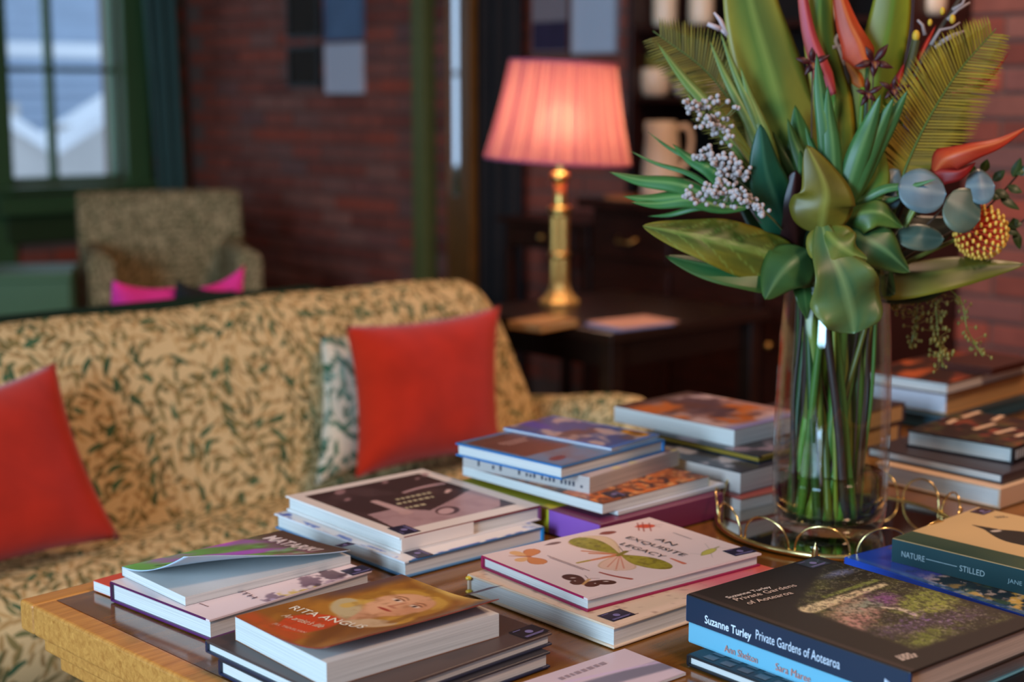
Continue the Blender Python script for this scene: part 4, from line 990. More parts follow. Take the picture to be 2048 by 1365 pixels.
# ---- front left: two dark hardbacks and a fat paperback biography
N1 = Book('navy hardback at the bottom of the front stack', (421.5, 1322), (700, 1446), (1113, 1308), TZ, .0169, '+y', (44, 40, 44), hard=True, back=(30, 34, 60), spine_col=(26, 30, 52), pages=M_pg)
zb = N1.zt; N2 = Book('dark brown hardback with a bare cover under the portrait paperback', (403.5, 1282.6), (690, 1411), (1110, 1268), zb, .0131, '+y', (76, 58, 52), hard=True, back=(44, 44, 60), spine_col=(36, 40, 62))
N2.sticker(1058, 1265, .034, .026, rot=1, bg=(24, 20, 26))
zb = N2.zt
def lift_r(u, v):
    w_ = max(0, 1 - v); return .0145 * w_ ** 4.5 + .0006 * math.sin(6 * u + 1) * w_
RA = Book('fat paperback with an ochre painted portrait of a woman, atop two dark books', (465, 1234), (652.8, 1326), (1001, 1228), zb, .0248, '+y', (150, 84, 30), (150, 60, 40), pages=M_pg, hard=False, name='paperback_book', liftfn=lift_r)
def art_ra(c):
    W, H = c.W, c.H; x, y = c.x / W, c.y / H
    c.fill((150, 92, 34)); c.blend(np.clip((fbm(x * 3, y * 5 + x * 3, 2) - .4) * 3, 0, 1), (188, 124, 44)); c.blend(np.clip((fbm(x * 5 + y * 4, y * 2, 7) - .5) * 4, 0, 1) * .7, (112, 62, 24))
    c.blend(np.clip((y - .88) * 10 - abs(x - .55) * 2, 0, 1), (222, 178, 92)); c.blend(np.clip((.16 - x) * 9, 0, 1) * np.clip((y - .35) * 4, 0, 1), (104, 74, 66)); c.blend(np.clip((x - .86) * 9, 0, 1) * np.clip((y - .45) * 4, 0, 1), (120, 92, 84))
    # hair, neck, face, collar: a plain generic sitter
    c.ell((W * .50, H * .70), W * .33, H * .26, .1, (176, 120, 42), .006); c.ell((W * .30, H * .52), W * .14, H * .10, .5, (206, 156, 66), .006); c.ell((W * .76, H * .50), W * .12, H * .11, -.3, (204, 150, 54), .006)
    c.cap((W * .50, H * .40), (W * .50, H * .60), W * .10, W * .11, (204, 146, 106), .006)
    c.wing((W * .50, H * .38), (W * .16, H * .56), W * .10, (196, 172, 126), .004, tip=.55); c.wing((W * .50, H * .36), (W * .84, H * .48), W * .09, (206, 170, 128), .004, tip=.5)
    c.ell((W * .50, H * .70), W * .215, H * .185, 0, (222, 160, 116), .005); c.ell((W * .44, H * .66), W * .10, H * .12, 0, (232, 176, 134), .02, .7); c.ell((W * .62, H * .70), W * .08, H * .13, 0, (196, 128, 88), .02, .6)
    for s_ in (-1, 1):
        ex = W * (.50 + s_ * .09); c.ell((ex, H * .735), W * .045, H * .015, 0, (236, 206, 180), .002); c.ell((ex, H * .735), W * .016, H * .014, 0, (70, 46, 36), .002)
        c.cap((ex - W * .045, H * .752), (ex + W * .045, H * .752), .0009, .0009, (110, 60, 36), .0015, .9, .002); c.cap((ex - W * .05, H * .775), (ex + W * .05, H * .775), .0012, .0008, (134, 80, 44), .0015, .9, .003)
    c.cap((W * .49, H * .74), (W * .475, H * .655), .0016, .0026, (190, 120, 84), .003, .8); c.ell((W * .50, H * .652), W * .035, H * .010, 0, (176, 104, 76), .003, .8)
    c.ell((W * .50, H * .605), W * .060, H * .012, 0, (184, 74, 52), .002); c.cap((W * .44, H * .606), (W * .56, H * .606), .0006, .0006, (120, 44, 34), .0012)
    c.cap((W * .28, H * .80), (W * .46, H * .89), .006, .004, (206, 152, 62), .003, .8, .006); c.cap((W * .55, H * .89), (W * .74, H * .78), .005, .006, (212, 160, 66), .003, .8, .006); c.cap((W * .30, H * .64), (W * .28, H * .50), .004, .007, (214, 168, 76), .003, .8); c.cap((W * .72, H * .66), (W * .77, H * .50), .004, .006, (150, 98, 36), .003, .8)
    c.wing((W * .34, H * .05), (W * .46, H * .36), W * .17, (204, 74, 34), .004, tip=.4); c.rect(0, 0, W * .62, H * .10, (200, 80, 36), .012, .75)
    c.noise(90, 31, .55, .75, (120, 70, 30), .25)
RA.paint(art_ra, .0016)
def on_lift(bk, body, u0, v0, length, col, bold=0, shear=0, h=None, name='title'):
    """lettering laid on a curled cover: starts at (u0, v0) of the cover and runs towards -y"""
    tv, tf = text_verts(body, bold, shear); tw = max(p[0] for p in tv) - min(p[0] for p in tv); s_ = length / tw; sh_ = (h / .72) if h else s_; m0 = min(p[0] for p in tv)
    pts = []
    for p in tv:
        X = bk.lx * u0 + p[1] * sh_; Y = bk.ly * v0 - (p[0] - m0) * s_; pts.append((X, Y, bk.top_z + bk.liftfn(X / bk.lx, Y / bk.ly) + .0006))
    return MB().add(pts, tf).build(name, flat_mat(col, .5), bk.front, fix=False)
RA.title('RITA ANGUS', (577, 1219), (722, 1266), (240, 226, 200), .006, height=.0115); RA.title("An artist's life", (561, 1234), (640, 1260), (232, 204, 170), 0, .35, .0095, 'subtitle'); RA.title('JILL TREVELYAN', (545, 1250), (608, 1271), (226, 180, 150), 0, 0, .0045, 'subtitle')
RA.sticker(968, 1207, .034, .022, rot=0, dz=.012)

# ---- white landscape books with a sepia photograph
B1 = Book('white hardback with blue and white patterned edge beneath the sepia photograph book', (555, 1026.6), (809.3, 1125), (1084, 1052.6), TZ, .0202, '+x', (226, 222, 220), (60, 110, 150), spine_col=(24, 128, 186), back=(88, 134, 170))
def art_b1(c):
    c.fill((230, 222, 216)); m = np.clip((fbm(c.x * 70, c.y * 70, 6) - .48) * 9, 0, 1); c.blend(m, (78, 100, 180)); c.noise(40, 14, .6, .7, (240, 240, 244), .9); c.rect(c.W * .1, c.H * .1, c.W * .965, c.H * .99, (232, 222, 214))
B1.paint(art_b1, .0022); B1.sticker(835, 1108, .034, .024, rot=88)
ed = MB()   # printed strip along the fore-edge board
B2 = Book('landscape white hardback with a sepia photograph of people, on top of the blue patterned one', (571.4, 992.5), (799.8, 1077), (1083, 1011.6), B1.zt, .0196, '+x', (234, 222, 212), (112, 24, 34), spine_col=(116, 62, 96))
def art_b2(c):
    W, H = c.W, c.H; c.fill((232, 214, 200)); L_ = W * .09; r0, r1, q0, q1 = W * .09, W * .93, H * .07, H * .90
    x, y = c.x / W, c.y / H; msk = ((c.x > r0) & (c.x < r1) & (c.y > q0) & (c.y < q1)).astype(float)
    c.blend(msk, (66, 42, 40)); c.blend(msk * np.clip((fbm(x * 5, y * 5, 3) - .5) * 4, 0, 1) * .5, (100, 72, 70))
    t = msk * np.clip((x - .60 + .35 * (y - .5) + .12 * (fbm(x * 4, y * 4, 8) - .5)) * 14, 0, 1) ; P = c.P
    lo = msk * np.clip(((x - .46) + (.42 - y) * .9) * 12, 0, 1) * 0
    # the pale cloth runs along the near sides of the picture
    dx_ = np.minimum(x - .09, 2) ; near = msk * np.clip((.34 - np.minimum((1 - y) * 1.0, 9)) * 0, 0, 1)
    A = [P(*q) for q in ((735, 1030), (800, 1062), (900, 1047), (1000, 1014), (1000, 985), (950, 975), (905, 1000), (860, 1022), (790, 1018))]
    # polygon fill
    ins = np.zeros(c.x.shape, bool); j = len(A) - 1
    for i in range(len(A)):
        (xi, yi), (xj, yj) = A[i], A[j]; cond = ((yi > c.y) != (yj > c.y)) & (c.x < (xj - xi) * (c.y - yi) / (yj - yi + 1e-12) + xi); ins ^= cond; j = i
    c.blend(ins.astype(float) * msk, (178, 140, 138)); c.noise(50, 9, .5, .7, (150, 112, 110), .35, mask=ins.astype(float) * msk)
    c.cap(P(750, 1004), P(805, 1022), .006, .008, (200, 160, 152), .003); c.ell(P(812, 1026), .010, .008, 0, (196, 154, 146), .003); c.cap(P(808, 986), P(885, 968), .003, .005, (196, 154, 150), .003, 1, .004)
    c.ell(P(895, 1022), .020, .015, .6, (84, 54, 54), .002); c.ell(P(892, 1023), .015, .010, .6, (200, 160, 156), .002); c.cap(P(893, 986), P(898, 981), .003, .004, (214, 172, 160), .002)
    for (a, b, s_) in ((680, 985, .014), (695, 1000, .008), (770, 965, .009), (850, 950, .010), (835, 958, .006)): c.ell(P(a, b), s_, s_ * .5, .8, (172, 130, 128), .004, .8)
B2.paint(art_b2, .0017); B2.sticker(808, 1061, .036, .026, rot=88)
for k, (a, b_) in enumerate((((786, 1004), (876, 985)), ((795, 1011), (888, 992)), ((808, 1020), (862, 1009)))): B2.bars(a, b_, 1, (196, 178, 140), .0065, .3, seed=k)
# jacket flap of the upper book on its front edge
box('jacket_flap', .002, B2.lx * .50, -.0006, .0012, .003, B2.th - .001, flat_mat((236, 218, 204)), B2.e)

# ---- tall stack behind, topped by the blue book
C1 = Book('thick purple and yellow slipcased book at the bottom of the blue-topped stack', (938, 958), (1201, 1050), (1422, 980.5), TZ, .0327, '+y', (112, 38, 72), slip=True, name='slipcased_book')
mb = MB()
q0 = C1.ly * .33
box('yellow_band', -.0007, .0004, q0 + .001, C1.ly - .001, .001, C1.th - .001, flat_mat((196, 182, 44)), C1.e); box('purple_band', -.0007, .0004, .001, q0, .001, C1.th - .001, flat_mat((142, 84, 168)), C1.e)
box('yellow_top', .002, C1.lx - .002, q0, C1.ly - .002, C1.th - .0004, C1.th + .0004, flat_mat((196, 182, 44)), C1.e)
C2 = Book('thin dark-edged white book on the purple slipcase', (972, 938), (1236, 1024), (1424, 962), C1.zt + .0004, .0056, '+x', (214, 220, 230), back=(30, 30, 34), hard=False, name='paperback_book')
C3 = Book('paperback with an orange and brown patterned cover in the blue-topped stack', (933, 931), (1205, 1009), (1411, 951.8), C2.zt, .0135, '+x', (120, 62, 30), hard=False, name='paperback_book', spine_col=(206, 190, 60))
def art_c3(c):
    c.fill((134, 66, 30)); c.noise(60, 4, .42, .6, (212, 110, 44), .9); c.noise(90, 10, .55, .68, (50, 34, 40), .9); c.noise(120, 17, .6, .72, (226, 160, 96), .8)
C3.paint(art_c3, .003); C3.sticker(1228, 990, .03, .024, rot=80)
C4 = Book('white paperback with small black lettering below the blue hardback', (923, 905), (1179, 956), (1362, 901), C3.zt, .0218, '+x', (206, 196, 190), hard=False, pages=M_pgg, name='paperback_book', spine_col=(212, 204, 110))
def art_c4(c):
    c.fill((190, 172, 168)); c.noise(30, 4, .5, .62, (96, 80, 90), .8); c.noise(50, 9, .62, .7, (214, 200, 120), .8)
C4.paint(art_c4, .004)
mb = MB(); rr_ = random.Random(2)
for k in range(30):
    y = C4.ly * (.02 + .030 * k) ; h = rr_.uniform(.003, .008)
    if rr_.random() < .7: mb.box(-.0004, .0004, y, y + .0035, .006, .006 + h)
mb.build('lettering', flat_mat((40, 44, 62)), C4.e, fix=False)
C5 = Book('blue hardback with a brown panel on its cover, near the top of the tall stack', (917.8, 884.8), (1122.9, 934), (1322.5, 878), C4.zt, .018, '+x', (36, 112, 170), pages=M_pg)
def art_c5(c):
    W, H = c.W, c.H; c.fill((40, 110, 164)); c.rect(W * .02, H * .02, W * .98, H * .98, (96, 128, 160)); P = c.P
    a, b = P(960, 880), P(1090, 915); c.rect(W * .05, H * .05, W * .97, H * .64, (104, 62, 48)) ; c.noise(30, 3, .5, .8, (128, 80, 60), .4)
    c.ell(P(1115, 917), .016, .009, .2, (112, 62, 66), .003)
C5.paint(art_c5, .0028); C5.bars((1000, 890), (1050, 878), 3, (190, 140, 126), .006, .2, seed=4)
C6 = Book('thin blue magazine with a brown and yellow picture lying on the blue hardback', (1019, 853.3), (1222.7, 897), (1303.3, 867), C5.zt, .0036, '+x', (50, 100, 190), hard=False, name='magazine', cat='magazine')
def art_c6(c):
    W, H = c.W, c.H; P = c.P; c.fill((52, 92, 150)); c.noise(22, 3, .45, .6, (108, 84, 78), .95); c.noise(36, 8, .55, .68, (206, 180, 168), .9)
    c.ell(P(1060, 848), .045, .016, 1.4, (64, 76, 168), .006); c.ell(P(1270, 867), .026, .012, 1.4, (212, 146, 36), .004); c.ell(P(1272, 867), .012, .005, 1.4, (70, 40, 20), .003); c.rect(0, 0, .004, H, (84, 150, 220)); c.rect(0, H - .006, W, H, (64, 130, 206))
C6.paint(art_c6, .0028)

# ---- insect book
D1 = Book('big white hardback with a cream and pink cover under the insect book', (962, 1142), (1228, 1256), (1541, 1136), TZ, .0236, '+y', (226, 196, 166), pages=M_pg)
def art_d1(c):
    W, H = c.W, c.H; c.fill((222, 190, 158)); x, y = c.x / W, c.y / H; c.blend(np.clip((y - .45) * 4, 0, 1) * .9, (206, 90, 104)); c.blend(np.clip((y - .86) * 8, 0, 1), (222, 96, 74)); c.blend(np.clip((x - .93) * 30, 0, 1), (236, 200, 170)); c.noise(140, 5, .68, .75, (150, 110, 90), .5)
D1.paint(art_d1, .003); D1.sticker(1233, 1232, .034, .024, rot=0); D1.bars((1225, 1244), (1290, 1225), 1, (130, 90, 80), .0014)
for k in (0, 1): MB().ball((-.001, D1.ly - .004, .004 + k * .016), .0035, 8, 6, (1.3, 1, .7)).build('headband', flat_mat((220, 190, 50)), D1.e)
D2 = Book('pale pink hardback with printed moths and insects, spine edge crimson', (964, 1111), (1175, 1198), (1520, 1107), D1.zt, .0154, '+y', (230, 204, 196), (164, 22, 72), back=(150, 24, 66), spine_col=(168, 26, 76))
def art_d2(c):
    W, H = c.W, c.H; P = c.P; c.fill((232, 206, 198)); ol = (150, 138, 40)
    body = P(1240, 1110)
    for tip, w_, col, tp in ((P(1160, 1075), .026, (226, 196, 160), .75), (P(1232, 1142), .020, (232, 190, 168), .75)):
        c.wing(body, tip, w_, col, .002, .85, tp, edge=(196, 156, 110))
    m, t, e = c.wing(body, P(1148, 1078), .018, (150, 140, 44), None, 1, .74, edge=(122, 104, 34)); m2, t2, e2 = c.wing(body, P(1341, 1138), .017, (158, 144, 40), None, 1, .55, edge=(122, 104, 34))
    mm = np.maximum(m, m2); c.noise(260, 3, .45, .7, (112, 96, 34), .7, mask=mm); c.noise(120, 8, .55, .75, (182, 166, 66), .6, mask=mm)
    for q in (P(1165, 1103), P(1180, 1108)): c.cap(body, q, .0016, .0022, (206, 132, 92), .0015)
    for q in (P(1215, 1135), P(1232, 1140), P(1248, 1138)): c.cap(body, q, .0006, .0008, (206, 130, 104), .001)
    c.cap(body, P(1155, 1127), .0036, .0018, (212, 128, 86), .0015); c.cap(P(1178, 1122), P(1155, 1127), .002, .0018, (170, 150, 50), .0015); c.cap(P(1236, 1112), P(1252, 1104), .003, .003, (132, 118, 40), .0015)
    c.cap(P(1246, 1104), P(1238, 1094), .0004, .0004, (60, 50, 40), .001); c.cap(P(1252, 1104), P(1262, 1102), .0005, .0004, (60, 50, 40), .001)
    # orange moth
    o = P(1056, 1115)
    for q, w_ in ((P(1068, 1099), .009), (P(1086, 1129), .010)): c.wing(o, q, w_, (214, 132, 70), .0012, 1, .65, edge=(176, 96, 50))
    for q in (P(1022, 1104), P(1034, 1124)): c.wing(o, q, .007, (228, 170, 104), .0015, .9, .7)
    c.cap(P(1018, 1113), P(1060, 1114), .0006, .002, (170, 92, 56), .001)
    # dark butterfly
    o = P(1172, 1165)
    for q, w_ in ((P(1128, 1151), .010), (P(1233, 1166), .008)): c.wing(o, q, w_, (76, 40, 28), .0012, 1, .62)
    for q, w_ in ((P(1140, 1167), .008), (P(1192, 1174), .009)): c.wing(o, q, w_, (84, 44, 30), .0012, 1, .6)
    for q in (P(1146, 1157), P(1212, 1164)): c.ell(q, .0032, .0012, 1, (238, 220, 208), .001)
    for q in (P(1150, 1163), P(1190, 1168)): c.ell(q, .0011, .0011, 0, (240, 226, 216), .0008)
    c.cap(P(1166, 1170), P(1178, 1160), .0016, .0022, (206, 156, 96), .001); c.cap(P(1176, 1158), P(1170, 1152), .0004, .0003, (70, 40, 30), .0009); c.cap(P(1180, 1158), P(1199, 1158), .0004, .0003, (70, 40, 30), .0009)
    # beetles, caterpillars, cricket
    c.wing(P(1268, 1055), P(1310, 1052), .0085, (214, 84, 54), .0012, 1, .5); 
    for q in ((1275, 1047, 1278, 1062), (1285, 1046, 1288, 1064), (1298, 1047, 1302, 1063)): c.cap(P(q[0], q[1]), P(q[2], q[3]), .0008, .0008, (160, 70, 56), .001)
    c.cap(P(1308, 1051), P(1326, 1050), .0004, .0003, (90, 70, 66), .0009); c.cap(P(1308, 1053), P(1322, 1055), .0004, .0003, (90, 70, 66), .0009)
    c.wing(P(1197, 1070), P(1232, 1064), .0062, (140, 70, 58), .0012, 1, .45); c.wing(P(1088, 1092), P(1122, 1085), .004, (122, 82, 70), .0012, 1, .6); c.cap(P(1200, 1146), P(1262, 1159), .0016, .0026, (160, 74, 62), .0012, 1, -.002); c.cap(P(1342, 1118), P(1368, 1128), .0014, .0030, (206, 112, 84), .0012)
    c.wing(P(1403, 1112), P(1430, 1098), .0048, (196, 184, 84), .0012, 1, .45, edge=(150, 140, 60)); c.cap(P(1430, 1098), P(1438, 1094), .002, .0012, (176, 160, 120), .001)
    for q in ((1418, 1098, 1410, 1088), (1430, 1096, 1480, 1100), (1405, 1110, 1380, 1108), (1422, 1108, 1425, 1116)): c.cap(P(q[0], q[1]), P(q[2], q[3]), .0004, .0003, (150, 140, 130), .0009, .8)
D2.paint(art_d2, .00085)
D2.title('AN', (1308, 1081), (1345, 1094), (52, 40, 40), height=.0100); D2.title('EXQUISITE', (1250, 1078), (1365, 1115), (52, 40, 40), height=.0100); D2.title('LEGACY', (1238, 1091), (1323, 1118), (52, 40, 40), height=.0100)
D2.bars((1091, 1112), (1190, 1148), 2, (150, 120, 116), .0016, .9, seed=3); D2.bars((1345, 1067), (1390, 1083), 1, (130, 120, 120), .0018, seed=1)
D2.sticker(1480, 1104, .034, .024, rot=-5)

# ---- right front stack
E1 = Book('glossy black book with rows of small pictures at the bottom of the right front stack', (1357, 1315), (1815, 1476), (2105, 1360), TZ, .012, '+y', (22, 22, 26), name='hardback_book')
mb = MB()
for k in range(11):
    for j in range(2):
        y = E1.ly - .016 - k * .022; x = .006 + j * .014; mb.add([(x, y, E1.th + .0003), (x, y - .014, E1.th + .0003), (x + .010, y - .014, E1.th + .0003), (x + .010, y, E1.th + .0003)], [(0, 1, 2, 3)])
mb.build('cover_print', flat_mat((84, 90, 96)), E1.front, fix=False)
E2 = Book('sky blue hardback in the middle of the right front stack', (1366, 1247), (1808, 1400), (2100, 1290), E1.zt, .0223, '-x', (112, 178, 200), pages=M_pgg, back=(112, 178, 200))
E2.spine_title('Ann Shelton', (1450, 1303), (1516, 1327), (206, 130, 110), height=.0075); E2.spine_title('Sara Maree', (1552, 1340), (1622, 1364), (206, 130, 110), height=.0075)
E3 = Book('thick black hardback with a garden photograph and a navy spine', (1373, 1189), (1808, 1340), (2100, 1222), E2.zt, .0286, '-x', (26, 20, 20), pages=M_pgg, Fa=(1627, 1116), spine_col=(34, 62, 100), size=(.205, .272))
box('spine_cloth', -.0006, .0002, .001, E3.ly - .001, .0006, E3.th - .0008, flat_mat((26, 44, 64), .35), E3.spine_o)
def art_e3(c):
    W, H = c.W, c.H; P = c.P; c.fill((27, 21, 21)); c.rect(0, 0, .007, H, (52, 40, 37), .002)
    q = [P(1640, 1146), P(1700, 1133), P(1985, 1232), P(1880, 1290), P(1800, 1292), P(1608, 1222)]
    x, y = c.x, c.y; ins = np.zeros(x.shape, bool); A = [P(1652, 1133), P(1700, 1122), P(2030, 1236), P(1830, 1300), P(1590, 1214)]; j = len(A) - 1
    for i in range(len(A)):
        (xi, yi), (xj, yj) = A[i], A[j]; ins ^= ((yi > y) != (yj > y)) & (x < (xj - xi) * (y - yi) / (yj - yi + 1e-12) + xi); j = i
    m = ins.astype(float)
    # soften the border of the photograph
    for _ in range(6): m = (m + np.roll(m, 1, 0) + np.roll(m, -1, 0) + np.roll(m, 1, 1) + np.roll(m, -1, 1)) / 5
    c.blend(m, (44, 42, 28)); c.noise(120, 3, .42, .68, (84, 84, 40), .85, mask=m); c.noise(60, 41, .5, .7, (36, 30, 24), .6, mask=m)
    def blob(px, py, rx, ry, col, a=.9, ro=.03, seed=1, ang=0, soft=.016): 
        dx, dy = x - P(px, py)[0], y - P(px, py)[1]; ca, sa = math.cos(ang), math.sin(ang); d = np.sqrt(((dx * ca + dy * sa) / rx) ** 2 + ((-dx * sa + dy * ca) / ry) ** 2) - 1 + ro * 45 * (fbm(x * 150, y * 150, seed, 5) - .5); c.blend(np.clip(.5 - d * min(rx, ry) / soft, 0, 1) * a * m, col)
    blob(1700, 1145, .03, .035, (26, 26, 18), .9, .02, 2); blob(1670, 1150, .012, .005, (110, 118, 160), .9, .01, 3); blob(1690, 1145, .010, .004, (120, 128, 170), .9, .01, 5)
    c.cap(P(1618, 1220), P(1768, 1170), .010, .004, (206, 186, 142), .004); c.cap(P(1650, 1195), P(1750, 1162), .003, .004, (112, 120, 52), .003)
    blob(1700, 1225, .050, .018, (176, 138, 112), .9, .03, 6, .4); blob(1735, 1210, .030, .012, (132, 142, 124), .8, .03, 7); blob(1720, 1245, .035, .014, (186, 130, 120), .8, .04, 8, .3)
    blob(1775, 1200, .016, .02, (120, 66, 120), .9, .03, 9); blob(1850, 1205, .045, .022, (128, 134, 54), .95, .03, 10, .2); blob(1880, 1215, .02, .012, (150, 150, 60), .7, .05, 11)
    c.cap(P(1770, 1216), P(1830, 1232), .004, .004, (206, 184, 160), .003, .9, .006)
    blob(1850, 1250, .070, .013, (84, 64, 84), .75, .05, 12, -.2); c.noise(300, 21, .56, .68, (140, 104, 164), .9, mask=m * np.clip(1 - np.abs(((x - P(1860, 1245)[0]) / .075)) , 0, 1) * np.clip(1.4 - np.abs((y - P(1860, 1245)[1]) / .03), 0, 1))
    blob(1850, 1280, .035, .012, (104, 112, 40), .95, .04, 13, .2); c.noise(330, 33, .46, .66, (30, 26, 18), .55, mask=m); c.noise(420, 51, .60, .72, (196, 184, 150), .35, mask=m)
E3.paint(art_e3, .0015, x0=.002, m=M_printm)
E3.title('Suzanne Turley', (1457, 1200), (1544, 1178), (222, 204, 190), .012, height=.0060); E3.title('Private Gardens', (1475, 1205), (1595, 1175), (214, 188, 170), height=.0085); E3.title('of Aotearoa', (1499, 1212), (1588, 1190), (214, 188, 170), height=.0085)
E3.spine_title('Suzanne Turley', (1411, 1246), (1504, 1278), (226, 232, 240), .014, height=.0085); E3.spine_title('Private Gardens of Aotearoa', (1513, 1278), (1681, 1336), (214, 222, 232), height=.0100)
E3.bars((1790, 1318), (1828, 1308), 3, (196, 176, 160), .0034, .2, seed=2); E3.sticker(1626, 1128, .030, .024, rot=0, bg=(30, 28, 44))
mk = E3.spine_o; n_ = 5; MB().add([(-.0008, .024 + .006 * math.cos(2.5 * k), .009 + .007 * math.sin(2.5 * k)) for k in range(n_)], [tuple(range(n_))]).build('emblem', flat_mat((214, 222, 236)), mk, fix=False)

# ---- right: blue landscape book and the sand-coloured one with a teal spine
F1 = Book('bright blue book with a flowering landscape cover beneath the sand-coloured book', (1689, 1114.6), (2150, 1268), (0, 0), TZ, .0115, '-x', (30, 76, 178), Fa=(1850, 1070), size=(.235, .32), gloss=M_printg)
def art_f1(c):
    W, H = c.W, c.H; P = c.P; x, y = c.x / W, c.y / H; c.fill((28, 70, 176)); t = 1 - y
    c.blend(np.clip((t - .10) * 5, 0, 1) * .9, (58, 60, 150)); c.blend(np.clip((t - .26) * 9 + (fbm(x * 8, y * 12, 3) - .5) * 3, 0, 1), (26, 28, 30))
    c.noise(70, 6, .52, .66, (214, 176, 72), .95, mask=np.clip((t - .36) * 6, 0, 1)); c.noise(110, 15, .56, .68, (226, 206, 190), .9, mask=np.clip((t - .28) * 8, 0, 1) * np.clip(1.6 - t * 1.4, 0, 1)); c.noise(60, 25, .58, .7, (60, 88, 44), .8, mask=np.clip((t - .4) * 6, 0, 1)); c.noise(90, 28, .55, .66, (150, 84, 70), .85, mask=np.clip(.22 - abs(t - .12), 0, .2) * 5 * np.clip((x - .22) * 9, 0, 1)); c.rect(0, 0, .010, H, (62, 108, 170), .004, .55)
F1.paint(art_f1, .0020, m=M_printg)
F2 = Book('sand-coloured hardback with a black bird shape and a teal cloth spine', (1784.6, 1077), (2250, 1190), (0, 0), F1.zt, .0291, '-x', (196, 162, 110), pages=M_pg, Fa=(1933, 1022.6), spine_col=(16, 66, 78), size=(.20, .284))
box('spine_cloth', -.0006, .0002, .001, F2.ly - .001, .0006, F2.th - .0006, flat_mat((18, 62, 66), .5), F2.spine_o)
def art_f2(c):
    W, H = c.W, c.H; P = c.P; c.fill((198, 164, 112)); sb_ = P(1830, 1062)[0]; c.rect(0, 0, .042, H, (36, 66, 50), .0012); c.noise(40, 3, .4, .8, (70, 80, 44), .35, mask=(c.x < .041).astype(float))
    c.cap(P(1945, 1051), P(1985, 1061), .0008, .008, (26, 18, 14), .0015); c.wing(P(1965, 1058), P(2120, 1095), .028, (16, 14, 12), .0015, 1, .55); c.ell(P(1992, 1063), .008, .004, -.4, (190, 176, 160), .002)
F2.paint(art_f2, .0016, m=M_printm)
F2.sticker(1964, 1024, .028, .02, rot=0, bg=(44, 20, 34)); F2.bars((1988, 1036), (2012, 1034), 2, (120, 100, 80), .003)
F2.spine_title('NATURE', (1804, 1113), (1850, 1125), (176, 196, 196), height=.0072); F2.spine_title('STILLED', (1920, 1142), (1970, 1154), (176, 196, 196), height=.0072); F2.spine_title('JANE USSHER', (2016, 1165), (2095, 1185), (150, 180, 184), height=.0050)
def sp_line(bk, pa, pb):
    def hit(px, py):
        d = ray(px, py); t = (bk.o - Vector((0, 0, HC))).dot(bk.ux) / d.dot(bk.ux); w_ = at(px, py, t) - bk.o; return w_.dot(bk.uy), w_.z
    (y0, z0), (y1, z1) = hit(*pa), hit(*pb); zz = (z0 + z1) / 2; MB().add([(-.0012, y0, zz), (-.0012, y1, zz), (-.0012, y1, zz + .0007), (-.0012, y0, zz + .0007)], [(0, 1, 2, 3)]).build('spine_rule', flat_mat((176, 196, 196)), bk.spine_o, fix=False)
sp_line(F2, (1853, 1118), (1915, 1135))

# ---- stacks behind the tray
G1 = Book('grey-white book at the bottom of the stack left of the vase', (1372, 962), (1481, 998), (1580, 972), TZ, .0245, '+x', (150, 60, 50), pages=M_pgg, size=(.15, .19))
G2 = Book('white-edged book with a black and white cover, second in the stack left of the vase', (1370, 920), (1481, 947), (1600, 915), G1.zt, .0295, '+x', (60, 62, 70), pages=M_pgg, size=(.155, .205), hard=False, name='paperback_book')
def art_g2(c): c.fill((44, 46, 60)); c.noise(30, 4, .45, .6, (196, 196, 204), .9)
G2.paint(art_g2, .004)
G3 = Book('thin gold and black book in the stack left of the vase', (1302, 863), (1518, 914), (1620, 885), G2.zt, .0107, '+x', (26, 30, 34), (168, 140, 60), pages=page_mat('pages_gold', rgb(150, 120, 40)), back=(20, 30, 36))
def art_g3(c): c.fill((30, 30, 36)); c.noise(26, 4, .52, .66, (176, 150, 160), .8)
G3.paint(art_g3, .005)
G4 = Book('orange and mauve sunset book on top of the stack left of the vase', (1243, 812.8), (1468.7, 861), (1590, 829), G3.zt, .0248, '+x', (150, 90, 60), hard=False, name='paperback_book', size=(.175, .235))
def art_g4(c):
    W, H = c.W, c.H; x, y = c.x / W, c.y / H; c.fill((176, 128, 118)); c.noise(16, 3, .45, .6, (216, 108, 34), .95, sx=2.2); c.noise(22, 9, .55, .68, (84, 56, 64), .8, sx=.6); c.noise(18, 22, .6, .7, (226, 196, 190), .8); c.blend(np.clip((y - .8) * 6, 0, 1) * 0 + np.clip((.16 - y) * 8, 0, 1) * .9, (60, 34, 28)); c.blend(np.clip((y - .86) * 9, 0, 1), (150, 146, 196))
G4.paint(art_g4, .004)
H1 = Book('lower of two tan-paged books just right of the vase', (1560, 850), (1650, 886), (1804, 845), TZ, .0321, '+x', (60, 40, 40), pages=M_pgt, ang=1.8, size=(.217, .15))
H2 = Book('upper of two tan-paged books just right of the vase', (1560, 815), (1655, 846), (1811, 805), H1.zt, .032, '+x', (52, 32, 36), pages=M_pgt, ang=2.4, size=(.226, .15))
I1 = Book('white-edged tan hardback at the bottom of the right-hand stack', (1761.5, 929.5), (2001.7, 979), (2120, 945), TZ, .0284, '-y', (214, 178, 142), pages=M_pg, size=(.17, .205), spine_col=(206, 170, 138))
I2 = Book('dark grey hardback in the middle of the right-hand stack', (1744, 891.4), (2006, 950), (2130, 905), I1.zt, .0146, '-y', (48, 36, 42), size=(.19, .227))
I3 = Book('black hardback with flowers and big pale letters on top of the right-hand stack', (1807, 862), (2026.6, 896), (2150, 855), I2.zt, .0245, '-y', (22, 18, 18), size=(.193, .169))
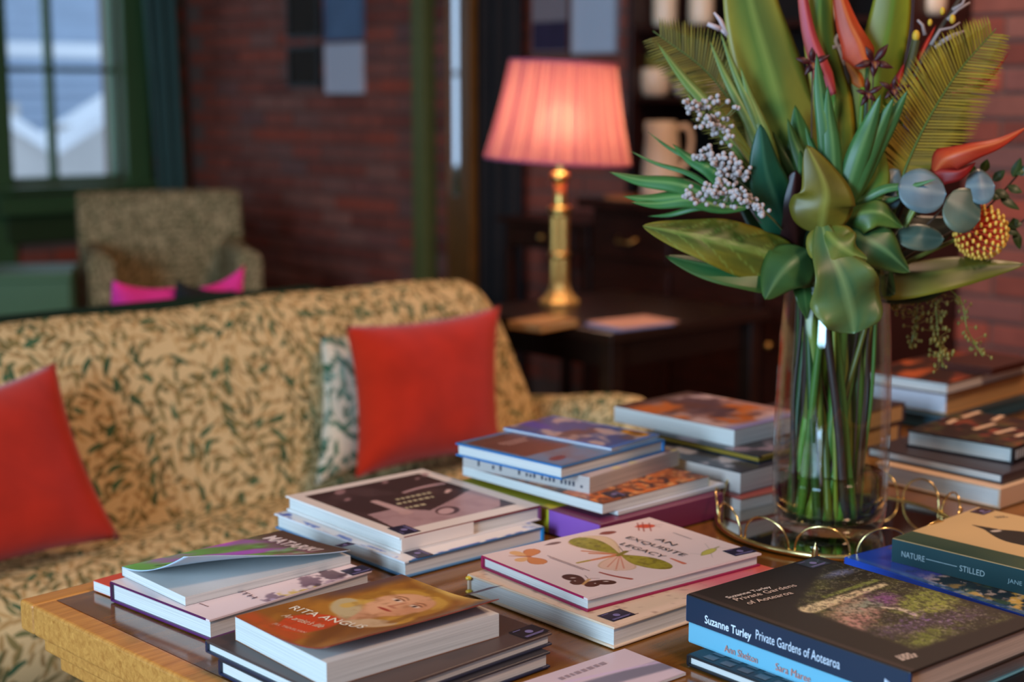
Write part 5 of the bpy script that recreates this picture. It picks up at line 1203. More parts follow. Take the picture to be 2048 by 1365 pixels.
def art_i3(c): c.fill((28, 22, 20)); c.noise(40, 4, .55, .68, (120, 84, 44), .8); c.noise(50, 12, .6, .7, (66, 74, 34), .8); c.noise(60, 18, .62, .7, (160, 60, 44), .7)
I3.paint(art_i3, .004)
mb = MB()
for (xa, ya, xb, yb_) in ((1895, 848, 1912, 840), (1925, 836, 1960, 824), (1948, 860, 1990, 848), (1986, 842, 2005, 832), (1990, 868, 2030, 858), (2032, 874, 2050, 868)):
    A = I3.loc(xa, ya); B = I3.loc(xb, yb_); d = (B - A).normalized(); s_ = Vector((-d.y, d.x, 0)) * .0045; z = Vector((0, 0, I3.th + .0005)); mb.add([A + s_ + z, B + s_ + z, B - s_ + z, A - s_ + z], [(0, 1, 2, 3)])
mb.build('lettering', flat_mat((222, 190, 160)), I3.front, fix=False)
mb = MB()
for k in range(4): mb.box(.010 + .008 * k, .013 + .008 * k, -.0006, .0002, .006, .019)
mb.build('lettering', flat_mat((200, 190, 180)), I3.e, fix=False)
J0 = Book('teal book at the bottom of the far right stack', (1740, 806), (1893, 838), (2060, 790), TZ, .0234, '+x', (38, 74, 84), pages=page_mat('pages_teal', rgb(60, 92, 104)), size=(.298, .18), ang=1)
J1 = Book('thick white and tan book in the far right stack', (1740, 762), (1896, 786), (2060, 742), J0.zt, .0392, '+x', (206, 150, 84), pages=M_pgt, size=(.298, .18), ang=2.5)
box('white_side', -.0008, .0034, .0034, J1.ly - .0036, .003, J1.th - .003, flat_mat((226, 222, 226)), J1.e)
J2 = Book('white-edged book with a brown cover near the top of the far right stack', (1745, 744), (1896, 767), (2060, 722), J1.zt, .0215, '+x', (70, 34, 22), pages=M_pg, size=(.30, .17), ang=3)
def art_j2(c): c.fill((46, 26, 20)); c.noise(24, 4, .5, .66, (196, 92, 44), .9, sx=.5); c.noise(30, 9, .6, .7, (120, 50, 30), .9)
J2.paint(art_j2, .005)
J3 = Book('small dark brown notebook topmost in the far right stack', (1905, 718), (1985, 738), (2075, 715), J2.zt, .012, '+x', (58, 24, 18), pages=page_mat('pages_brown', rgb(96, 44, 30)), hard=True, size=(.15, .11), ang=2)
# ---- lilac booklet at the front edge
K1 = Book('lilac-grey folded booklet lying flat at the bottom edge of the picture', (945, 1398), (1065, 1455), (1372, 1346), TZ, .003, '-x', (206, 184, 190), hard=False, Fa=(1250, 1298), name='booklet', cat='booklet')
def art_k(c): c.fill((208, 186, 192)); c.cap(c.P(1180, 1372), c.P(1345, 1326), .010, .012, (124, 118, 132), .004); c.cap(c.P(1130, 1366), c.P(1335, 1322), .002, .002, (206, 180, 206), .004)
K1.paint(art_k, .002); K1.bars((1112, 1366), (1234, 1322), 1, (150, 128, 134), .0062, seed=6)
# ------------------------------------------------------------------ tray and vase
tc_ = pz(1672, 1053, TZ); TR_ = .156
tray = empty('round_tray', (tc_.x, tc_.y, TZ), 0, 'round mirrored tray with a gold scalloped wire rim under the vase', 'tray')
M_goldw = mat('gold_wire', (.86, .64, .26), .22, 1.0); M_tmir = mat('tray_mirror', (.72, .68, .60), .05, 1.0)
MB().lathe([(.0, .002), (TR_ - .001, .002), (TR_ - .001, .006), (.0, .006)], 72).build('mirror_base', M_tmir, tray)
MB().tube([(TR_ * math.cos(q), TR_ * math.sin(q), .0045) for q in [2 * math.pi * k / 96 for k in range(96)]], .0040, 8, closed=True).build('base_ring', M_goldw, tray, smooth=True)
NA = 13
for k in range(NA):
    q0 = 2 * math.pi * (k + .12) / NA; q1 = 2 * math.pi * (k + 1.0 + .02) / NA; pts = []
    for i in range(21):
        u = i / 20; a = q0 + (q1 - q0) * (.5 - .5 * math.cos(math.pi * u) * 1.0); z = .006 + .037 * math.sin(math.pi * u) ** .85
        pts.append(((TR_ + .003 * math.sin(math.pi * u)) * math.cos(a), (TR_ + .003 * math.sin(math.pi * u)) * math.sin(a), z))
    MB().tube(pts, .0014, 6).build('wire_arch', M_goldw, tray, smooth=True)
for k in range(4):
    q = 2 * math.pi * (k + .3) / 4; MB().lathe([(0, 0), (.004, 0), (.005, .004), (.003, .009), (.0035, .012), (.0015, .016), (0, .021)], 12, ((TR_ + .006) * math.cos(q), (TR_ + .006) * math.sin(q), .003)).build('finial', M_goldw, tray, smooth=True)
v0 = pz(1657, 1048, TZ + .008); VB = Vector((v0.x, v0.y, TZ + .0066)); VT = math.hypot(v0.x, v0.y)
vase = empty('glass_vase', VB, 0, 'tall clear glass vase of flowers with a little water', 'vase')
M_vase = thin_glass('vase_glass', (.95, .965, .96), .9, .01)
vh = .345
prof_o = [(.0, .0), (.062, .0), (.068, .004), (.0715, .012), (.0735, .03), (.0745, .07), (.0745, .12), (.0735, .18), (.071, .24), (.067, .30), (.065, .33), (.066, vh)]
prof_i = [(.0625, vh), (.062, .33), (.064, .30), (.068, .24), (.0705, .18), (.0715, .12), (.0712, .07), (.070, .03), (.066, .016), (.0, .013)]
MB().lathe(prof_o + prof_i, 64).build('glass_body', M_vase, vase, smooth=True)
M_water = bpy.data.materials.new('water'); M_water.use_nodes = True
nt = M_water.node_tree; nn = nt.nodes; ll = nt.links; nn.remove(nn['Principled BSDF'])
tt = nn.new('ShaderNodeBsdfTransparent'); tt.inputs[0].default_value = (.86, .90, .66, 1); gg = nn.new('ShaderNodeBsdfGlossy'); gg.inputs['Roughness'].default_value = .02
ff = nn.new('ShaderNodeFresnel'); ff.inputs[0].default_value = 1.33; mm_ = nn.new('ShaderNodeMixShader'); ll.new(ff.outputs[0], mm_.inputs[0]); ll.new(tt.outputs[0], mm_.inputs[1]); ll.new(gg.outputs[0], mm_.inputs[2]); ll.new(mm_.outputs[0], nn['Material Output'].inputs['Surface'])
wl_ = .072
MB().lathe([(.0, .0145), (.064, .0165), (.0692, .03), (.0706, .06), (.0708, wl_), (.0, wl_ - .0005)], 64).build('water', M_water, vase, smooth=True)

# ------------------------------------------------------------------ the bouquet: every stem stands in the vase
rb_ = random.Random(17)
M_leaf = attr_mat('leaf', .42, .22); M_leafg = attr_mat('leaf_glossy', .30, .15, coat=.15); M_petal = attr_mat('petal', .5, .25)
M_stem = mat('green_stem', rgb(74, 118, 46), .4, vary=.25, vscale=14); M_stem2 = mat('pale_stem', rgb(128, 142, 58), .4, vary=.2, vscale=14); M_twig = mat('brown_twig', rgb(62, 44, 28), .7, vary=.3, vscale=30)
TV = VB.x * fwv[0] + VB.y * fwv[1]
camv = Vector((-fwv[0] * math.cos(TH), -fwv[1] * math.cos(TH), math.sin(TH)))
def B_(px, py, d=0.0): return at(px, py, (TV + d) / (math.cos(TH) - (py - 682.5) / F * math.sin(TH)))          # a point of the bouquet: picture position and depth in front of / behind the vase axis
def prof_(kind, u):
    if kind == 'blade': return math.sin(math.pi * min(1, u * .97 + .03)) ** .7 * (1 - .25 * u)
    if kind == 'lance': return max(0, math.sin(math.pi * u ** .75)) ** .85
    if kind == 'ovate': return max(0, math.sin(math.pi * u ** .62)) ** .7
    if kind == 'paddle': return (min(1, u / .62) ** .8) * math.sqrt(max(0, 1 - max(0, (u - .62) / .38) ** 2)) * (.75 + .25 * min(1, u / .5))
    if kind == 'round': return math.sqrt(max(0, 1 - (2 * u - 1) ** 2))
    if kind == 'strap': return min(1, u * 5) ** .6 * (max(0, 1 - u) ** .35)
    if kind == 'beak': return (max(0, 1 - u) ** .8) * min(1, .35 + u * 4)
    return 1
def vn1(a, b): return float(np.clip((fbm(np.array([[a]]), np.array([[b]]), 5, 2)[0, 0] - .45) * 4, 0, 1))
def leaf_mesh(name, pts, width, kind, cols, parent, fold=.15, wave=0.0, wn=3, nrm=None, m=None, n=30, k=10, twist=0.0, org=None, veins=0, thick=True):
    """blade along a 3-D midrib; cols = (middle, edge, rib) in 0-255"""
    P = catmull(pts, n); org = org or Vector((0, 0, 0)); vs = []; cs = []; nrm = (Vector(nrm) if nrm is not None else camv + Vector((0, 0, .35))).normalized()
    mid, edg, rib = [np.array(lin(tuple(c / 255 for c in q))) for q in cols]
    for i, p in enumerate(P):
        u = i / n; t = (P[min(i + 1, n)] - P[max(i - 1, 0)]).normalized(); s_ = t.cross(nrm); s_ = s_.normalized() if s_.length > 1e-6 else t.orthogonal().normalized(); nn_ = s_.cross(t)
        if twist: q = Matrix.Rotation(twist * u, 3, t); s_ = q @ s_; nn_ = q @ nn_
        w_ = width * prof_(kind, u)
        for j in range(k + 1):
            v = 2 * j / k - 1; z = -fold * abs(v) ** 1.3 * w_ + wave * w_ * abs(v) ** 1.5 * math.sin(wn * 2 * math.pi * u + (1.3 if v > 0 else 0))
            if veins: z += .035 * w_ * abs(math.sin(veins * math.pi * (u + .25 * abs(v)))) * (1 - abs(v))
            vs.append(p + s_ * (v * w_) + nn_ * z - org)
            c = mid * (1 - abs(v) ** 2.2) + edg * abs(v) ** 2.2
            g = .5 + .5 * math.sin(7 * u + 2.5 * v + width * 300); mo = vn1(u * 5 + width * 900, v * 3.5 + width * 500)
            c = c * (1 - .42 * mo) + edg * .42 * mo; c = c * (.70 + .26 * g) * (1 + .07 * math.sin(v * 26)) * (1 + .08 * (rb_.random() - .5))
            if abs(v) < .12: c = .5 * c + .5 * rib
            if veins and abs(math.sin(veins * math.pi * (u + .25 * abs(v)))) < .16: c = .6 * c + .4 * rib
            cs.append(c)
    W = k + 1; fs = [(i * W + j, i * W + j + 1, (i + 1) * W + j + 1, (i + 1) * W + j) for i in range(n) for j in range(k)]
    me = MB().add(vs, fs).mesh(name, smooth=True, fix=False); col_attr(me, np.array(cs))
    o = obj(name, me, m or M_leaf, parent)
    if thick: q = o.modifiers.new('thickness', 'SOLIDIFY'); q.thickness = .0006
    return o
foot_n = 0
STEMS = [M_stem, mat('dark_stem', rgb(44, 78, 36), .4, vary=.25, vscale=14), M_stem2, mat('olive_stem', rgb(96, 104, 40), .4, vary=.25, vscale=14), mat('purple_stem', rgb(58, 44, 40), .5, vary=.25, vscale=14), mat('fresh_stem', rgb(98, 150, 50), .4, vary=.2, vscale=14)]
def plant(name, label, base, cat, stem_r=.0035, m=M_stem, group=None, neck=None, via=None):
    """top-level stem: foot on the vase bottom, up through the neck to 'base'"""
    global foot_n; foot_n += 1
    q = foot_n * 2.399; rr = .030 + .028 * ((foot_n * .618) % 1)
    base = Vector(base); foot = VB + Vector((rr * math.cos(q), rr * math.sin(q), .016))
    d = base - VB; dn_ = Vector((d.x, d.y, 0)); dn_ = dn_.normalized() * min(.052, .012 + dn_.length * .6) if dn_.length > 1e-4 else dn_
    neck = VB + dn_ + Vector((0, 0, .315)) if neck is None else Vector(neck)
    e = empty(name, foot, 0, label, cat, group)
    pts = catmull([foot, foot.lerp(neck, .5) + Vector((rb_.uniform(-.006, .006), rb_.uniform(-.006, .006), 0)), neck] + ([via] if via else []) + [base], 26)
    mm = m if m is not M_stem else STEMS[foot_n % len(STEMS)]
    MB().tube([p - foot for p in pts], [stem_r * (1 - .35 * i / 26) for i in range(27)], 8).build('stem', mm, e, smooth=True)
    e['_f'] = 0; del e['_f']; return e, foot
def single(name, label, pts, width, kind, cols, cat='leaf', stem_r=.0035, m=M_stem, group=None, **kw):
    e, f = plant(name, label, pts[0], cat, stem_r, m, group)
    leaf_mesh('blade', pts, width, kind, cols, e, org=f, **kw); return e
GY = ((120, 132, 40), (164, 150, 46), (168, 182, 84)); GG = ((52, 98, 44), (96, 116, 42), (120, 160, 82)); DG = ((24, 66, 38), (34, 76, 40), (84, 124, 76)); OL = ((104, 98, 22), (128, 116, 26), (150, 150, 60)); MG = ((62, 112, 60), (78, 128, 66), (128, 168, 104))
# tall upright leaves
single('tall_leaf', 'broad yellow-green leaf leaning up to the left above the berries', [B_(1622, 470, .02), B_(1590, 330, .03), B_(1548, 170, .04), B_(1505, 20, .05), B_(1480, -110, .06)], .060, 'strap', ((96, 128, 52), (160, 146, 44), (150, 172, 84)), stem_r=.009, fold=.12, wave=.05, wn=1.5)
single('tall_leaf', 'tall yellow-green leaf rising straight behind the maroon orchids', [B_(1680, 450, .05), B_(1705, 320, .05), B_(1752, 160, .055), B_(1784, 20, .06), B_(1795, -120, .06)], .041, 'strap', ((128, 138, 34), (150, 146, 30), (92, 140, 50)), stem_r=.005, fold=.22, wave=.08, wn=1)
single('tall_leaf', 'green leaf with a yellow edge standing between the two red beaks', [B_(1660, 470, .035), B_(1668, 330, .035), B_(1666, 200, .045), B_(1640, 60, .05), B_(1648, -110, .05)], .033, 'strap', ((78, 116, 48), (176, 150, 34), (130, 160, 70)), stem_r=.005, fold=.25)
single('tall_leaf', 'narrow green leaf in the middle of the bouquet behind the fan of blades', [B_(1640, 480, .0), B_(1622, 400, .0), B_(1606, 300, .01), B_(1590, 210, .015)], .026, 'lance', ((46, 98, 46), (70, 116, 50), (110, 150, 80)), fold=.25)
single('tall_leaf', 'dark green leaf low in the middle of the bouquet behind the burgundy leaf', [B_(1640, 500, .05), B_(1600, 420, .05), B_(1570, 330, .05), B_(1556, 240, .05)], .040, 'lance', DG, fold=.2)
# red flower beaks
def beak(label, pts, width, cols, group='red flower beaks'):
    e, f = plant('heliconia_bract', label, pts[0], 'flower', .004, group=group)
    leaf_mesh('bract', pts, width, 'beak', cols, e, org=f, fold=.75, m=M_petal, k=8); return e
beak('slender pink flower beak pointing up at the left', [B_(1668, 190, .03), B_(1645, 130, .03), B_(1620, 60, .03), B_(1604, -30, .03), B_(1600, -80, .03)], .016, ((206, 76, 96), (214, 96, 84), (226, 130, 120)))
beak('orange flower beak pointing up in the centre of the picture top', [B_(1735, 135, .02), B_(1722, 90, .02), B_(1700, 45, .025), B_(1682, -10, .03), B_(1672, -60, .03)], .026, ((222, 92, 40), (206, 66, 36), (236, 140, 70)))
beak('orange-red flower beak stretching out to the right edge', [B_(1866, 348, -.03), B_(1894, 316, -.05), B_(1945, 298, -.06), B_(2000, 283, -.055), B_(2056, 253, -.05)], .021, ((220, 84, 40), (206, 50, 34), (236, 130, 70)))
beak('short red flower beak under the long right-hand one', [B_(1852, 355, -.025), B_(1880, 342, -.04), B_(1920, 342, -.052), B_(1952, 325, -.05)], .022, ((166, 30, 22), (150, 24, 22), (190, 60, 40)))
beak('thin crimson flower tip beside the golden feather frond', [B_(1900, 190, .035), B_(1950, 172, .035), B_(1985, 148, .03), B_(2018, 105, .03)], .007, ((196, 36, 50), (180, 30, 46), (210, 70, 80)))
beak('small orange flame-shaped bract behind the tall leaf', [B_(1725, 175, .05), B_(1715, 150, .05), B_(1700, 130, .05), B_(1690, 118, .05)], .010, ((216, 120, 36), (206, 96, 30), (230, 150, 60)))
beak('upright red bract among the twigs at the upper right', [B_(1815, 190, .05), B_(1830, 140, .05), B_(1850, 95, .05), B_(1872, 50, .055)], .010, ((206, 50, 28), (190, 36, 24), (226, 90, 50)))
beak('short scarlet bract by the brown twig', [B_(1790, 185, .04), B_(1795, 165, .04), B_(1802, 145, .04), B_(1808, 128, .04)], .009, ((206, 36, 26), (190, 30, 24), (226, 80, 50)))
# maroon orchids
M_mar = attr_mat('maroon_petal', .5, .1)
def orchid(px, py, d, s_, label, rot):
    c = B_(px, py, d); e, f = plant('orchid_bloom', label, c, 'flower', .0014, M_twig, 'maroon orchid blooms')
    right = Vector((rtv[0], rtv[1], 0)); up = Vector((0, 0, 1))
    for k in range(5):
        q = rot + 2 * math.pi * k / 5; dd = (right * math.cos(q) + up * math.sin(q)); l_ = s_ * (.9 if k % 2 else 1.1)
        leaf_mesh('petal', [c, c + dd * l_ * .5 + camv * l_ * .22, c + dd * l_ + camv * l_ * .1], s_ * .22, 'lance', ((70, 14, 18), (88, 22, 24), (50, 8, 12)), e, org=f, fold=.5, m=M_mar, n=8, k=4)
    leaf_mesh('lip', [c, c + camv * s_ * .3 - up * s_ * .2, c + camv * s_ * .35 - up * s_ * .5], s_ * .22, 'ovate', ((110, 40, 40), (84, 20, 24), (190, 130, 60)), e, org=f, fold=-.4, m=M_mar, n=6, k=4)
orchid(1625, 125, -.005, .021, 'maroon orchid on a thin stem at the foot of the pink beak', .4)
orchid(1748, 122, -.0, .024, 'largest maroon orchid, in front of the tall leaf', .9)
orchid(1736, 186, -.0, .018, 'maroon orchid below the largest one', 1.7)
orchid(1787, 178, .005, .019, 'maroon orchid beside the golden feather frond', .2)
# feathered golden fronds
M_frond = attr_mat('gold_frond', .6, .2)
def frond(label, rib, wide, col, count, ang0, ang1):
    e, f = plant('feather_frond', label, rib[0], 'palm frond', .003, M_stem, 'golden feather fronds')
    P = catmull(rib, 60); MB().tube([p - f for p in P], [.0022 * (1 - .7 * i / 60) for i in range(61)], 6).build('rachis', mat('frond_rib', rgb(70, 92, 30), .5), e, smooth=True)
    vs = []; fs = []; cs = []
    for s_ in (-1, 1):
        for i in range(count):
            u = .04 + .95 * i / count; p = P[int(u * 59)]; t = (P[int(u * 59) + 1] - p).normalized(); side = t.cross(camv).normalized() * s_
            a = ang0 + (ang1 - ang0) * u; l_ = wide * (math.sin(math.pi * (.14 + .80 * u)) ** .65) * rb_.uniform(.93, 1.05); d = (side * math.cos(a) + t * math.sin(a)).normalized(); nr = camv * rb_.uniform(-.1, .14)
            d = (d + nr).normalized(); w_ = t * .0015; b = len(vs)
            q = p + d * l_ * .55 + camv * .002; z = p + d * l_
            for pt in (p - w_, p + w_, q + w_, q - w_, z): vs.append(pt - f)
            fs += [(b, b + 1, b + 2, b + 3), (b + 3, b + 2, b + 4)]; c = np.array(rgb(*col)) * rb_.uniform(.65, 1.25); cs += [c * .8] * 2 + [c] * 2 + [c * 1.25]
    me = MB().add(vs, fs).mesh('leaflets', fix=False); col_attr(me, np.array(cs)); tag(obj('leaflets', me, M_frond, e), kind='stuff')
frond('large golden feather frond fanning out at the upper right', [B_(1800, 372, -.015), B_(1818, 320, -.01), B_(1862, 230, .0), B_(1920, 140, .01), B_(1992, 58, .015)], .066, (146, 124, 22), 160, .30, .62)
frond('olive feather frond pointing out to the upper left', [B_(1545, 330, .04), B_(1480, 230, .05), B_(1410, 140, .055), B_(1306, 62, .06)], .062, (122, 110, 34), 100, .35, .7)
# pointed green blades in fans
def fan(label, root, tips, wid, cols, name='blade_fan'):
    e, f = plant(name, label, root, 'foliage', .003, M_stem, 'fans of pointed green blades')
    for (tip, w_) in tips:
        tip = Vector(tip); md = root.lerp(tip, .5) + Vector((0, 0, .006)) + camv * .006
        leaf_mesh('blade', [root, root.lerp(tip, .25) + camv * .004, md, root.lerp(tip, .78), tip], w_, 'lance', cols, e, org=f, fold=.35, n=20, k=6)
fan('fan of fresh green pointed blades in the middle of the bouquet', B_(1672, 440, -.045), [(B_(1633, 105, -.05), .013), (B_(1655, 170, -.055), .012), (B_(1762, 188, -.055), .015), (B_(1788, 194, -.05), .015), (B_(1816, 180, -.04), .014), (B_(1610, 250, -.04), .007)], .01, MG)
fan('fan of pale green blades pointing up to the left', B_(1580, 430, -.01), [(B_(1312, 82, .0), .011), (B_(1418, 78, .02), .009), (B_(1440, 62, .02), .008), (B_(1370, 182, -.01), .008), (B_(1480, 130, .01), .009)], .01, ((104, 136, 60), (134, 150, 70), (160, 180, 100)))
fan('fan of green blades stretching left under the white berries', B_(1500, 415, -.03), [(B_(1218, 344, -.02), .012), (B_(1246, 393, -.03), .012), (B_(1262, 405, -.035), .010), (B_(1345, 288, -.03), .011), (B_(1296, 433, -.02), .005), (B_(1260, 302, -.01), .004), (B_(1296, 264, -.01), .004)], .01, ((60, 124, 58), (84, 142, 72), (140, 180, 110)))
fan('fan of deep green blades behind the dark leaf, left of centre', B_(1640, 450, .0), [(B_(1545, 262, .005), .013), (B_(1575, 236, .0), .012), (B_(1600, 300, -.02), .013), (B_(1655, 262, -.01), .011), (B_(1530, 320, .01), .012)], .01, ((50, 92, 42), (80, 116, 50), (120, 150, 80)))
fan('pair of slim green blades reaching right over the blue-grey leaves', B_(1668, 415, -.02), [(B_(1873, 358, -.06), .006), (B_(1800, 395, -.03), .009)], .01, ((70, 122, 66), (92, 142, 82), (130, 170, 110)))
# broad glossy leaves
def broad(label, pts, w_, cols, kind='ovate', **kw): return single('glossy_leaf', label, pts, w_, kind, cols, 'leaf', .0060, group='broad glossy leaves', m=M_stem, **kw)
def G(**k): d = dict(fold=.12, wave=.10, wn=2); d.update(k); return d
broad('veined olive leaf spread out to the left above the dark table', [B_(1600, 520, -.03), B_(1540, 508, -.05), B_(1450, 486, -.065), B_(1370, 468, -.07), B_(1285, 452, -.07)], .036, ((76, 92, 28), (140, 126, 30), (130, 156, 66)), **G(veins=6, fold=.2, n=64, k=20))
broad('green leaf with a yellow tip lying below the veined olive leaf', [B_(1610, 520, -.03), B_(1540, 532, -.05), B_(1450, 535, -.06), B_(1330, 512, -.06)], .034, ((44, 98, 52), (84, 112, 44), (120, 160, 96)), **G(fold=.3, nrm=camv + Vector((0, 0, .9))))
broad('folded green leaf with a point hanging down in front of the vase rim', [B_(1618, 500, -.05), B_(1590, 520, -.07), B_(1560, 550, -.08), B_(1530, 600, -.09)], .034, ((56, 96, 50), (74, 104, 44), (110, 140, 84)), **G(fold=.5))
broad('big drooping green leaf with ruffled edge hanging over the vase rim', [B_(1640, 430, -.05), B_(1655, 490, -.085), B_(1685, 560, -.105), B_(1702, 620, -.105), B_(1708, 668, -.10)], .045, ((74, 116, 72), (116, 124, 54), (150, 176, 110)), 'paddle', **G(fold=.02, wave=.26, wn=2.5))
broad('olive folded leaf with a sharp point standing in the centre', [B_(1640, 470, -.06), B_(1648, 420, -.075), B_(1650, 370, -.075), B_(1614, 290, -.065)], .040, ((116, 110, 36), (128, 118, 36), (170, 176, 84)), **G(fold=.35))
broad('green leaf curling to the right below the olive centre leaf', [B_(1645, 450, -.06), B_(1668, 480, -.085), B_(1700, 505, -.09), B_(1735, 518, -.085)], .032, ((86, 120, 50), (134, 126, 44), (160, 180, 90)), **G(fold=.25, wave=.2))
broad('dark green leaf pointing up beside the white berries', [B_(1580, 470, -.01), B_(1560, 420, -.03), B_(1532, 340, -.045), B_(1521, 248, -.045)], .029, ((22, 84, 62), (36, 86, 56), (70, 120, 90)), **G(fold=.25))
broad('burgundy backed leaf in the shade left of the centre', [B_(1600, 520, .0), B_(1590, 470, -.02), B_(1585, 410, -.03), B_(1592, 340, -.03)], .034, ((42, 12, 12), (58, 20, 14), (80, 40, 34)), **G(fold=.4))
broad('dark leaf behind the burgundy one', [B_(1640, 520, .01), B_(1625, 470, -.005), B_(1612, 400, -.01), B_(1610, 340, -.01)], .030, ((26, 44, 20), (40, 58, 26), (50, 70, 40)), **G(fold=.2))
broad('glossy green leaf turned to the right at mid height', [B_(1670, 480, -.02), B_(1710, 470, -.045), B_(1770, 500, -.055), B_(1820, 545, -.05)], .036, ((36, 92, 56), (92, 120, 50), (120, 170, 110)), **G(fold=.25, wave=.2))
broad('bright green leaf lip above the right-hand glossy leaf', [B_(1670, 460, -.02), B_(1710, 430, -.04), B_(1760, 425, -.05), B_(1806, 455, -.045)], .025, ((66, 112, 46), (110, 130, 52), (140, 170, 90)), **G(fold=.3))
broad('curved green leaf holding up under the golden frond', [B_(1672, 440, -.01), B_(1710, 390, -.03), B_(1750, 350, -.035), B_(1756, 280, -.03)], .028, ((72, 118, 42), (126, 136, 48), (150, 170, 84)), **G(fold=.35))
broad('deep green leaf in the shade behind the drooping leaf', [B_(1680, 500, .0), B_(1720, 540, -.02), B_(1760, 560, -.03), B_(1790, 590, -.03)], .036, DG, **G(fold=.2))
broad('long flat leaf reaching out to the right edge above the hanging seeds', [B_(1700, 540, .01), B_(1770, 552, -.01), B_(1870, 545, -.02), B_(1960, 532, -.02), B_(2050, 528, -.02)], .030, ((60, 66, 18), (132, 124, 32), (120, 120, 60)), **G(fold=.3, nrm=camv + Vector((0, 0, .8))))
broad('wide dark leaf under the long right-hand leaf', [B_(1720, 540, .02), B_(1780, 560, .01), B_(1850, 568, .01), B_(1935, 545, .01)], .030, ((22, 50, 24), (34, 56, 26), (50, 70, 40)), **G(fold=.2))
broad('low green leaf between drooping leaf and vase', [B_(1600, 555, -.03), B_(1608, 580, -.05), B_(1612, 610, -.055), B_(1616, 640, -.05)], .013, ((54, 96, 44), (70, 104, 44), (100, 130, 70)), **G())
broad('leaf coloured dark for shade, filling the back of the bouquet on the left', [B_(1640, 520, .06), B_(1580, 460, .08), B_(1520, 400, .09), B_(1470, 330, .09)], .045, ((24, 50, 22), (36, 60, 26), (50, 80, 44)), **G())  # dark leaf colour stands in for the shadow inside the bouquet
broad('leaf coloured dark for shade, filling the back of the bouquet on the right', [B_(1680, 520, .06), B_(1740, 460, .08), B_(1800, 400, .085), B_(1840, 340, .085)], .045, ((20, 40, 18), (30, 48, 22), (46, 70, 38)), **G())  # same on the right: bouquet shadow put into the leaf colour
broad('leaf coloured near black for shade, behind the round blue-grey leaves', [B_(1690, 520, .05), B_(1760, 490, .05), B_(1840, 470, .05), B_(1920, 440, .05)], .040, ((18, 30, 16), (28, 40, 20), (40, 56, 32)), **G())  # near-black green paints the gap's shade behind the sprig
# round blue-grey eucalyptus leaves
e, f = plant('eucalyptus_sprig', 'sprig of round blue-grey leaves at the right', B_(1900, 400, -.02), 'foliage', .002, M_twig)
EC = ((104, 134, 148), (120, 146, 150), (140, 160, 160))
for (a, b, w_, dz) in (((1893, 388), (1796, 372), .030, -.05), ((1892, 398), (1960, 440), .031, -.055), ((1930, 372), (1990, 372), .024, -.04), ((1800, 375), (1768, 345), .017, -.02), ((1800, 390), (1740, 405), .017, -.015), ((1790, 470), (1888, 478), .018, -.03)):
    A = B_(*a, dz); Bq = B_(*b, dz); leaf_mesh('round_leaf', [A, A.lerp(Bq, .5) + camv * .004, Bq], w_, 'round', EC if b[1] < 420 else ((84, 110, 96), (110, 120, 96), (120, 130, 110)), e, org=f, fold=.12, n=16, k=8)
# pincushion protea
pc = B_(1945, 462, -.005)
e, f = plant('pincushion_flower', 'orange and yellow pincushion flower at the right', pc, 'flower', .004)
hd = (Vector((rtv[0], rtv[1], 0)) * .55 + camv * .65 + Vector((0, 0, -.15))).normalized()
MB().ball(pc - f, .015, 14, 10).build('centre', mat('protea_core', rgb(140, 40, 24), .6), e, smooth=True)
pins = MB(); tips = MB()
for k in range(150):
    z = 1 - 1.75 * (k + .5) / 150; q = k * 2.39996; r = math.sqrt(max(0, 1 - z * z)); u_ = hd.orthogonal().normalized(); w_ = hd.cross(u_); d = (hd * z + u_ * r * math.cos(q) + w_ * r * math.sin(q)).normalized()
    A = pc + d * .012; Bq = pc + d * .026 + hd * .004; C = pc + d * .033 + hd * .012
    pins.tube([p - f for p in (A, Bq, C)], [.0013, .0011, .0010], 4); tips.ball(C - f, .0022, 6, 4, (1, 1, 1.5))
tag(pins.build('pins', mat('protea_pin', rgb(206, 76, 44), .5), e, fix=False), kind='stuff'); tag(tips.build('pin_tips', mat('protea_tip', rgb(226, 176, 66), .5), e, fix=False, smooth=True), kind='stuff')
# small-leaved green sprig at the right edge
e, f = plant('boxleaf_sprig', 'dark small-leaved sprig at the right edge behind the pincushion flower', B_(1960, 430, .03), 'foliage', .002, M_twig)
tw_ = [B_(1960, 430, .03), B_(2000, 390, .02), B_(2040, 345, .02)]; MB().tube([p - f for p in catmull(tw_, 12)], .0014, 6).build('twig', M_twig, e)
tw2 = [B_(1975, 470, .03), B_(2020, 460, .02), B_(2060, 430, .02)]; MB().tube([p - f for p in catmull(tw2, 12)], .0012, 6).build('twig', M_twig, e)
for (xa, ya, xb, yb_) in ((1965, 345, 1975, 318), (1985, 362, 2010, 340), (1990, 380, 2020, 395), (2000, 385, 1985, 400), (2015, 372, 2045, 385), (2025, 355, 2042, 315), (2035, 350, 2060, 330), (2000, 395, 2040, 420), (2010, 455, 2040, 470), (2015, 450, 2045, 448), (2030, 462, 2040, 500), (2020, 448, 2038, 440), (1950, 350, 1940, 330), (2030, 340, 2050, 345)):
    A = B_(xa, ya, .015); Bq = B_(xb, yb_, .01); leaf_mesh('small_leaf', [A, A.lerp(Bq, .5) + camv * .002, Bq], .0062, 'lance', ((38, 66, 26), (56, 80, 30), (80, 104, 50)), e, org=f, n=8, k=4, thick=False)
